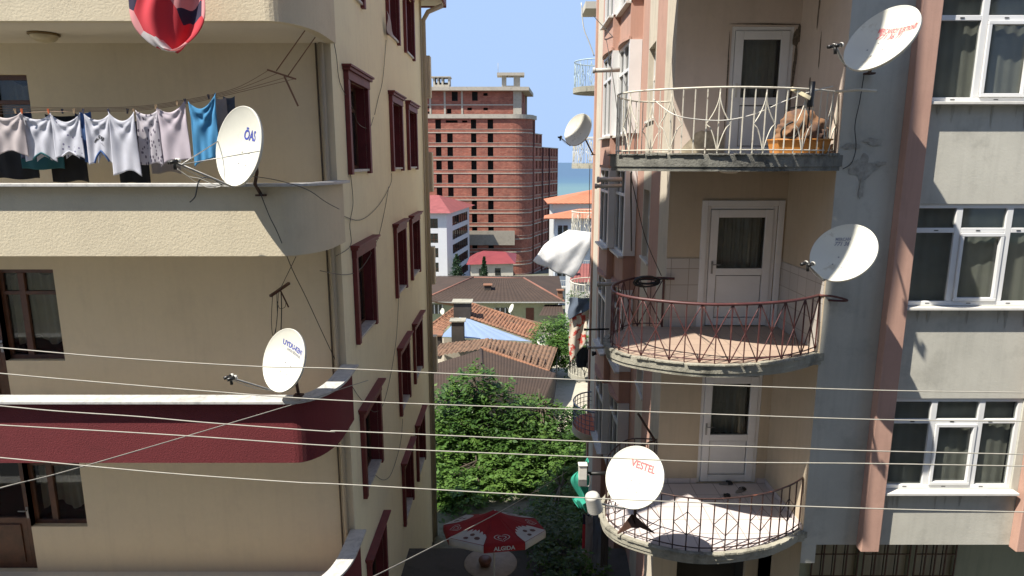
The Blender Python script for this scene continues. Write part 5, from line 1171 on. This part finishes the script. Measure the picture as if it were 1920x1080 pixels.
# brown hipped house
H = thing('house', 'long low house with hipped dark brown roof and pale green walls', 'house', (-2, 76, -18))
m_ = MB(); yE, yB = 68, 84; xL, xR = -10, 5.6; ze = -14.67; rg = ((-4.6, 76, -13.45), (1.4, 76, -13.55)); E = [(xL, yE, ze), (xR, yE, ze), (xR+.6, yB, ze), (xL, yB, ze)]
roof_plane(m_, rg[0], rg[1], E[1], E[0], .05, .34, 14, .05, seed=1); roof_plane(m_, rg[1], rg[1], E[2], E[1], .05, .34, 14, .05); roof_plane(m_, rg[0], rg[0], E[0], E[3], .05, .34, 14, .05); roof_plane(m_, rg[1], rg[0], E[3], E[2], .05, .34); rf = m_.build('roof', BROWNR, H)
m_ = MB(); m_.tube([Vector(rg[0]), Vector(rg[1])], .12, 6); m_.tube([Vector(rg[1])+Vector((0, 0, .06)), Vector(E[1])+Vector((0, 0, .06))], .12, 6); m_.tube([Vector(rg[0])+Vector((0, 0, .06)), Vector(E[0])+Vector((0, 0, .06))], .12, 6); m_.build('ridge_tiles', plaster('ridge_brown', (.22, .10, .07, 1), .2, bs=5), rf)
m_ = MB(); m_.box(xL+.6, xR-.6, yE+.8, yB-.8, -19, ze+.02); m_.build('wall', plaster('pale_green_wall', (.42, .43, .27, 1), .1, stain=(.25, .26, .18, 1), stain_amt=.4, bs=4), H)
m_ = MB(); m_.box(xL-.1, xR+.1, yE-.08, yE+.02, ze-.10, ze+.0); m_.build('gutter', PG, H)
for a, b, t_, bt, nm, mt in ((807, 830, 571, 588, 'window', GLASSD), (928, 957, 577, 592, 'window', GLASSD), (986, 1001, 577, 600, 'door', simple('door_brown', (.14, .05, .03, 1), .6))):
    pa, pb = P(a, t_, 68.8), P(b, bt, 68.8); m_ = MB(); m_.box(pa.x, pb.x, 68.74, 68.8, pb.z, pa.z); o = m_.build(nm, mt, H); m_ = MB()
    if nm == 'window':
        for k in range(4): x = pa.x+(pb.x-pa.x)*k/3; m_.box(x-.06, x+.06, 68.68, 68.735, pb.z, pa.z)
        m_.build('frame', PVC, o)
def chimney(root, px0, px1, pyt, pyb, Y, dep, mat=SOOT, cap=True, caps=CONC):
    a, b = P(px0, pyt, Y), P(px1, pyb, Y); m_ = MB(); m_.box(a.x, b.x, Y, Y+dep, b.z-.5, a.z-.18); o = m_.build('chimney', mat, root, bevel=.02)
    if cap: m_ = MB(); m_.box(a.x+.05, b.x-.05, Y+.05, Y+dep-.05, a.z-.17, a.z-.08); m_.box(a.x-.12, b.x+.12, Y-.12, Y+dep+.12, a.z-.08, a.z); m_.build('chimney_cap', caps, o)
chimney(H, 908, 921, 534, 558, 71.5, .8, caps=TERR); chimney(H, 1046, 1055, 544, 561, 69.5, .6, mat=TERR, caps=TERR)
m_ = MB(); a, b = P(1018, 580, 66.5), P(1058, 592, 65.2); roof_plane(m_, (a.x+.3, 68.7, a.z), (b.x, 68.7, a.z), (b.x, 65.2, b.z), (a.x-.5, 65.2, b.z), .04, .3); m_.build('porch_roof', BROWNR, H)
def minidish(label, px, py, Y, r_, n):
    c = P(px, py, Y); o = thing('satellite_dish', label, 'satellite dish', c, 'small dishes on the low roofs'); m_ = MB(); pr = [(r_*k/6, -.2*r_*(1-(k/6)**2)) for k in range(7)]+[(r_*1.02, -.02)]+[(r_*k/6*.98, -.2*r_*(1-(k/6)**2)-.02) for k in range(6, -1, -1)]
    m_.lathe(c, pr, 24, n); m_.build('reflector', DISHM, o); m_ = MB(); n = Vector(n).normalized(); m_.tube([c+Vector((0, 0, -r_)), c+n*r_*.9+Vector((0, 0, -.2*r_))], .02, 5); m_.tube([c-n*.2*r_, c-n*.35+Vector((0, 0, -r_*1.3))], .03, 6); m_.build('mount', GALV, o)
minidish('tiny dish low on the pale green wall at the left', 829, 584, 68, .35, (-.7, -.7, .2)); minidish('tiny dish before the windows of the brown roofed house', 958, 578, 67.5, .5, (-1, -.35, .5)); minidish('white dish lying almost flat beside the green bush', 1022, 638, 43.0, .55, (-.15, -.45, 1))
# terracotta house with blue sheet
H = thing('house', 'old house with orange clay tile roof patched with pale blue metal sheet', 'house', (-1, 48, -16))
a, b, c, d = P(884, 571, 52), P(1013, 613, 49), P(999, 637, 46), P(864, 591, 48.5)
m_ = MB(); roof_plane(m_, a, b, c, d, .09, .26, 9, .07, jit=.02, seed=3)
l = [P(852, 580, 50), P(868, 590, 49), P(829, 624, 45), P(800, 618, 46.5)]; roof_plane(m_, l[0], l[1], l[2], l[3], .08, .26, 9, .07, jit=.02, seed=4); l2 = [P(868, 590, 49.2), P(853, 579, 50.2), P(884, 570, 52.1)]
back = [P(1013, 613, 49)+Vector((.5, 6, -1.2)), P(884, 571, 52)+Vector((-4.5, 6, -1.0))]; m_.quad(a, b, back[0], back[1]); rf = m_.build('roof', TERR, H)
m_ = MB(); rr = random.Random(2)
for k in range(20): q = d.lerp(c, k/20) + Vector((0, -.05, .09)); e = d.lerp(c, (k+1.15)/20)+Vector((0, -.05, .11)); m_.tube([q, e], [.13, .10], 6)
for k in range(20): q = a.lerp(b, k/20) + Vector((0, 0, .08)); e = a.lerp(b, (k+1.15)/20)+Vector((0, 0, .1)); m_.tube([q, e], [.13, .10], 6)
for k in range(9): q = l[0].lerp(l[3], k/9)+Vector((0, 0, .08)); e = l[0].lerp(l[3], (k+1.15)/9)+Vector((0, 0, .1)); m_.tube([q, e], [.13, .1], 6)
m_.build('ridge_tiles', TERR, rf)
m_ = MB(); roof_plane(m_, P(864, 593, 48.3), P(872, 596, 48.2), P(996, 641, 45.6), P(826, 632, 44.4), .025, .5); m_.build('metal_sheet', BLUES, rf, solid=.02)
m_ = MB(); m_.add([tuple(q) for q in (P(808, 632, 44.6), P(832, 634, 44.3), P(998, 643, 45.4), P(1010, 618, 48.6))]+[(q.x, q.y, -17.5) for q in (P(808, 632, 44.6), P(832, 634, 44.3), P(998, 643, 45.4), P(1010, 618, 48.6))], [(0, 1, 5, 4), (1, 2, 6, 5), (2, 3, 7, 6)]); m_.build('wall', OFFW, H)
chimney(H, 850, 883, 566, 594, 48.0, 1.0, caps=CONC); chimney(H, 846, 870, 601, 638, 43.6, .7); chimney(H, 800, 827, 628, 660, 42.6, .9, caps=TERR)
# brown tiled second house + corrugated front roof
H = thing('house', 'old house with moss brown tile roof just above the garden trees', 'house', (1, 38, -15))
a, b, c, d = P(911, 636, 42.5), P(1046, 652, 41.5), P(1029, 700, 36.8), P(903, 656, 38.6)
m_ = MB(); roof_plane(m_, a, b, c, d, .09, .26, 11, .07, jit=.025, seed=6); e = [P(826, 645, 42.5), P(913, 636, 42.6), P(900, 656, 38.7), P(800, 672, 39)]; roof_plane(m_, e[0], e[1], e[2], e[3], .08, .26, 9, .07, jit=.025, seed=7)
m_.quad(a, b, P(1046, 652, 41.5)+Vector((1.0, 4, -1.5)), P(911, 636, 42.5)+Vector((-2, 4, -1.5))); rf = m_.build('roof', TERR2, H)
m_ = MB()
for k in range(22): q = d.lerp(c, k/22)+Vector((0, -.05, .1)); g_ = d.lerp(c, (k+1.2)/22)+Vector((0, -.05, .13)); m_.tube([q, g_], [.15, .11], 6)
m_.build('ridge_tiles', TERR, rf)
for k in range(9):     # curved cover tiles laid in rows along the lower slope
    m_ = MB(); s = (k+1)/10; q = d.lerp(c, s); g_ = a.lerp(b, s); m_.tube([q.lerp(g_, .06)+Vector((0, 0, .13)), q.lerp(g_, .22)+Vector((0, 0, .15)), q.lerp(g_, .36)+Vector((0, 0, .12))], .06, 6); m_.build('cover_tile', TERR2, rf)
ap = P(902, 657, 38.2); r1 = P(1041, 701, 36.0); r2 = P(1020, 752, 31.8); r3 = P(905, 742, 31.5); l1 = P(795, 690, 36.5); l2 = P(795, 760, 31.5)
m_ = MB(); roof_plane(m_, ap, r1, r2, r3, .03, .17); roof_plane(m_, l1, ap, r3, l2, .03, .17); m_.build('front_roof', BROWNR, H, solid=.03)
m_ = MB(); m_.tube([ap+Vector((0, 0, .06)), r3+Vector((0, 0, .06))], .1, 6); m_.build('ridge_tiles', BROWNR, H)
m_ = MB(); m_.add([tuple(q) for q in (r3, r2, r1, P(1046, 655, 41.3))]+[(q.x-.1, q.y+.1, -16) for q in (r3, r2, r1, P(1046, 655, 41.3))], [(0, 1, 5, 4), (1, 2, 6, 5), (2, 3, 7, 6)]); m_.build('wall', SOOT, H)
# orange roofed houses at the right
GW = plaster('grey_white_wall', (.52, .52, .50, 1), .1, bs=4, stain=(.35, .34, .32, 1), stain_amt=.3)
H = thing('house', 'tall pale house under a bright orange hipped roof near the sea', 'house', (11, 100, -20))
m_ = MB(); e0, e1 = P(1027, 383, 94), P(1135, 383, 94); rg = P(1115, 356, 99)
roof_plane(m_, rg, rg+Vector((4, 0, 0)), (e1.x+4, 94, e0.z), e0, .04, .5); roof_plane(m_, rg, rg, e0, (e0.x, 106, e0.z), .04, .5); m_.build('roof', ORT, H, solid=.12)
m_ = MB(); m_.box(e0.x+.9, e1.x+3, 95, 105, -24, e0.z+.03); m_.build('wall', GW, H)
H = thing('house', 'pale house with lower orange roof corner beside the brick tower', 'house', (8, 90, -20))
m_ = MB(); e0, e1 = P(1020, 411, 89), P(1125, 411, 89); rg = P(1085, 393, 91.5)
roof_plane(m_, rg, (e1.x+2, 91.5, rg.z), (e1.x+2, 89, e0.z), e0, .04, .5); roof_plane(m_, rg, rg, e0, (e0.x+.3, 94, e0.z), .04, .5); m_.build('roof', ORT, H, solid=.12)
m_ = MB(); x0 = P(1042, 411, 90).x; m_.box(x0, x0+9, 90, 94, -24, e0.z+.03); w_ = m_.build('wall', plaster('blueish_white', (.50, .54, .58, 1), .1, bs=4), H)
for px in (1047, 1057): 
    for z in (-8.6, -11.6, -14.4): q = P(px, 420, 90); m_ = MB(); m_.box(q.x-.05, q.x+.55, 89.94, 90.0, z-1.3, z); m_.build('window', GLASSD, H)
m_ = MB(); x0 = P(1040, 460, 88).x
for z in (-11.4, -14.2, -17.0):
    m_.box(x0-.6, x0+5, 88.4, 90, z-.15, z)
    for k in range(24): m_.box(x0-.55+k*.23, x0-.50+k*.23, 88.42, 88.47, z, z+.9)
    m_.box(x0-.6, x0+5, 88.4, 88.48, z+.9, z+.97)
m_.build('terrace', simple('pale_terrace', (.55, .55, .52, 1), .6), H)
H = thing('house', 'small house with dark red tile roof behind the blowing white sheet', 'house', (6, 60, -17))
m_ = MB(); a, b, c, d = P(1074, 495, 62), P(1140, 495, 62), P(1150, 530, 57), P(1068, 530, 57); roof_plane(m_, a, b, c, d, .06, .3, 8, .05, seed=9); m_.quad(a, b, b+Vector((.5, 6, -1.2)), a+Vector((-.5, 6, -1.2))); m_.build('roof', plaster('dark_red_tile', (.22, .07, .06, 1), .2, bs=5), H)
m_ = MB(); m_.box(d.x+.4, c.x, 57.3, 66, -19, d.z+.06); m_.build('wall', GW, H); chimney(H, 1072, 1076, 497, 512, 58.5, .4)
# ================================================================== PARASOL + TABLE
PRED = cloth_mat('parasol_red', (.25, .009, .013, 1), weave=90, translucent=.08); PWH = cloth_mat('parasol_white', (.44, .44, .43, 1), weave=90, translucent=.08)
pc = Vector((P(926, 1000, 12.0).x, 12.0, -7.26)); U = thing('parasol', 'red ice cream parasol with white heart emblems and ALGIDA lettering in the shaded yard', 'parasol', (pc.x, 12.0, gz(12)))
tilt = Matrix.Rotation(R(-13.5), 3, 'X'); r_ = 1.05; ris = .36
def cp(a, f, dz=0): # angle, fraction from apex to rim
    sag = -.05*math.sin(math.pi*f); return pc + tilt @ Vector((r_*f*math.cos(a), r_*f*math.sin(a), ris*(1-f)+sag+dz))
va = [R(-54-45*k) for k in range(8)]
def pan(k, u, f, dz=0): return cp(va[k], f, dz).lerp(cp(va[(k+1) % 8], f, dz), u)
m_ = MB()
for k in range(8): m_.grid(lambda u, v, k=k: tuple(pan(k, u, .02+.98*v)), 6, 12)
can = m_.build('canopy', PRED, U, solid=.004)
for k in range(8):
    m_ = MB(); m_.grid(lambda u, v, k=k: tuple(pan(k, u, 1.0)+Vector((0, 0, -.16*v))+(tilt@Vector((math.cos(va[k]-R(22.5)), math.sin(va[k]-R(22.5)), 0)))*.01*math.sin(v*3)), 6, 3); m_.build('valance', PWH if k % 2 else PRED, can, solid=.004)
for k in (1, 3, 5, 7):
    m_ = MB(); rr = random.Random(k); n = 18; top = [.70-.10*math.sin(math.pi*j/n)+(.05 if j % 3 == 0 else -.02)+rr.uniform(-.02, .02) for j in range(n+1)]
    for j in range(n):
        u0, u1 = j/n, (j+1)/n; m_.add([pan(k, u0, top[j], .008), pan(k, u1, top[j+1], .008), pan(k, u1, (1+top[j+1])/2, .008), pan(k, u0, (1+top[j])/2, .008), pan(k, u1, 1.0, .008), pan(k, u0, 1.0, .008)], [(0, 1, 2, 3), (3, 2, 4, 5)])
    m_.build('white_splash_print', PWH, can)
for k in (1, 3, 5, 7):
    m_ = MB()
    for (u, f, s) in ((.28, .84, .07), (.52, .76, .06), (.60, .90, .055)): m_.add([pan(k, u+s*1.4*math.cos(t_), f+s*.8*math.sin(t_), .013) for t_ in [k2*math.pi/4 for k2 in range(8)]], [tuple(range(8))])
    m_.build('dessert_print', MATS.get('dark_print') or simple('dark_print', (.10, .05, .04, 1), .8, var=.6, vs=20), can)
def heart(t_): x = 16*math.sin(t_)**3; y = 13*math.cos(t_)-5*math.cos(2*t_)-2*math.cos(3*t_)-math.cos(4*t_); return x/17, y/17
for k in (0, 2, 4, 6):
    m_ = MB()
    for sc_, t0, t1, wd_ in ((1.0, -2.75, 2.9, .13), (.55, -2.5, 3.0, .13)):
        pts = [heart(t0+(t1-t0)*j/40) for j in range(41)]; A = []; B_2 = []
        for j, (x, y) in enumerate(pts):
            f_in = sc_*(1-wd_/sc_*.9); A.append(pan(k, .5-x*sc_*.27, .80-y*sc_*.145, .010)); B_2.append(pan(k, .5-x*f_in*.27, .80-y*f_in*.145, .010))
        m_.add(A+B_2, [(j, j+1, j+1+41, j+41) for j in range(40)])
    m_.build('heart_emblem', PWH, can)
vs, fs = text2d('ALGIDA', 1, True, 0); wd_ = max(v[0] for v in vs)-min(v[0] for v in vs)
m_ = MB(); L0, R0 = pan(0, 1, 1.0), pan(0, 0, 1.0); mid = (L0+R0)/2; ax = (R0-L0); kx = ax.length*.52/wd_; axn = ax.normalized(); m_.add([mid+axn*v[0]*kx+Vector((0, -.022, -.08+v[1]*kx)) for v in vs], fs); m_.build('lettering', PWH, can)
m_ = MB(); m_.tube([(pc.x, 12, gz(12)), (pc.x, 12, -7.5), cp(0, .02)], .02, 8); 
for a in va: m_.tube([cp(a, .98, -.02), Vector((pc.x, 12, -7.35))], .006, 5)
m_.build('pole', PG, U); m_ = MB(); m_.lathe((pc.x, 12, gz(12)+.02), [(0, 0), (.25, 0), (.25, .06), (.05, .1), (.04, .3), (0, .3)], 20); m_.build('base', simple('parasol_base', (.2, .2, .2, 1), .8), U)
tp = PZ(920, 1054, -8.86); TB = thing('round_table', 'pale round garden table behind the red parasol', 'table', (tp.x, tp.y, gz(tp.y)))
m_ = MB(); m_.lathe((tp.x, tp.y, -8.86), [(0, -.03), (.58, -.03), (.60, -.015), (.58, 0), (0, 0)], 36); m_.build('tabletop', simple('table_top', (.30, .27, .23, 1), .6), TB)
m_ = MB(); m_.tube([(tp.x, tp.y, -8.89), (tp.x, tp.y, gz(tp.y)+.05)], .04, 8); m_.build('leg', BLACKM, TB); m_ = MB(); m_.lathe((tp.x, tp.y, gz(tp.y)+.02), [(0, 0), (.3, 0), (.28, .04), (0, .06)], 20); m_.build('foot', BLACKM, TB)
m_ = MB(); m_.lathe((tp.x-.12, tp.y-.1, -8.859), [(0, 0), (.11, 0), (.15, .12), (.14, .16), (0, .15)], 18); m_.build('bowl', simple('brown_bowl', (.12, .05, .03, 1), .5), label='brown bowl on the round garden table', cat='bowl', loc=(tp.x-.12, tp.y-.1, -8.86))
# ================================================================== OVERHEAD CABLES
WIRE = simple('pale_cable', (.34, .325, .28, 1), .6)
def wire(pxs, Y, r_, label, grp='pale cables crossing in front of the buildings'):
    if isinstance(Y, (int, float)): Y = [Y]*len(pxs)
    x0, y0 = pxs[0]; x1, y1 = pxs[1]; xe, ye = pxs[-1]; xf, yf = pxs[-2]
    pts = [(x0-300, y0-300*(y1-y0)/(x1-x0))]+list(pxs)+[(xe+300, ye+300*(ye-yf)/(xe-xf))] if grp else list(pxs)
    Y = ([Y[0]]+list(Y)+[Y[-1]]) if grp else Y
    P3 = crom([P(x, y, yy) for (x, y), yy in zip(pts, Y)], 12); m_ = MB(); m_.tube(P3, r_, 7)
    for s in (0, math.pi):     # two twisted strands give the line its rope look
        pass
    m_.build('overhead_cable', WIRE, label=label, cat='cable', group=grp, loc=P3[0])
wire([(0, 652), (235, 672), (480, 687), (660, 692), (1130, 714), (1620, 731), (1920, 736)], 5.6, .0052, 'topmost pale cable stretched across the whole view')
wire([(0, 700), (110, 710), (385, 733), (660, 752), (1130, 769), (1620, 786), (1920, 790)], 5.5, .0052, 'second pale cable from the top stretched across the view')
wire([(0, 761), (110, 771), (258, 781), (395, 793), (615, 809), (660, 809), (1130, 829), (1451, 839), (1620, 845), (1920, 852)], 5.4, .0052, 'third pale cable from the top, slightly wavy')
wire([(0, 797), (330, 816), (660, 838), (1130, 858), (1332, 866), (1620, 869), (1920, 874)], 5.3, .005, 'fourth pale cable from the top, thinner than the others')
wire([(0, 858), (300, 886), (550, 904), (660, 909), (1130, 935), (1620, 953), (1920, 960)], 5.2, .0052, 'lowest pale cable stretched across the view')
q = PX(690, 713, XL+.02)
wire([(-300, 997), (0, 915), (165, 872), (564, 754), (637, 730), (690, 713)], [5.0, 5.6, 6.2, 8.3, 9.0, q.y], .006, 'thin pale cable slanting up from the left to the cream side wall', None)
wire([(690, 1086), (780, 1041), (942, 957), (1051, 892), (1062, 885)], [7, 8.2, 11.5, 14.5, 15.5], .008, 'thin pale cable slanting over the red parasol', None)
# ================================================================== THE BUILDING THE VIEW IS TAKEN FROM, ACROSS THE STREET
CB = thing('apartment_building', 'building across the street that the view is taken from', 'building', (0, -6, -9.6))
m_ = MB(); hs = [(x, x+1.4, z, z+1.5) for x in (2, 5, 8, 15, 18, 21) for z in (-7.5, -4.6, -1.7, 1.2, 4.1)]
panel(m_, (-12, -1.3), (1, 0), 26, -9.6, 7.5, hs, d=.15, nrm=(0, 1), back=1, bd=.5); m_.box(-12, 14, -12, -1.95, -9.6, 7.5); m_.build('wall', [plaster('street_facade', (.5, .45, .36, 1), .1, bs=20), DARKROOM], CB)
m_ = MB(); m_.grid(lambda u, v: (-.78+1.22*u, 6.0+.05*math.sin(u*7+v*9), 12.6-9.7*v), 14, 50)  # out-of-view banner, added only to cast shade on the grey wall strip
BN = m_.build('shade_banner', cloth_mat('shade_banner_cloth', (.45, .03, .03, 1), weave=60), solid=.004, label='unseen red banner on ropes over the street, added to shade the grey wall', cat='banner', loc=(-.17, 6, 12.6))
m_ = MB(); m_.tube([(-2.7, 9.0, 9.0), (-.78, 6.0, 12.62), (.44, 6.0, 12.62), (3, 9.3, 6.0)], .012, 5); m_.build('rope', CABLE, BN)
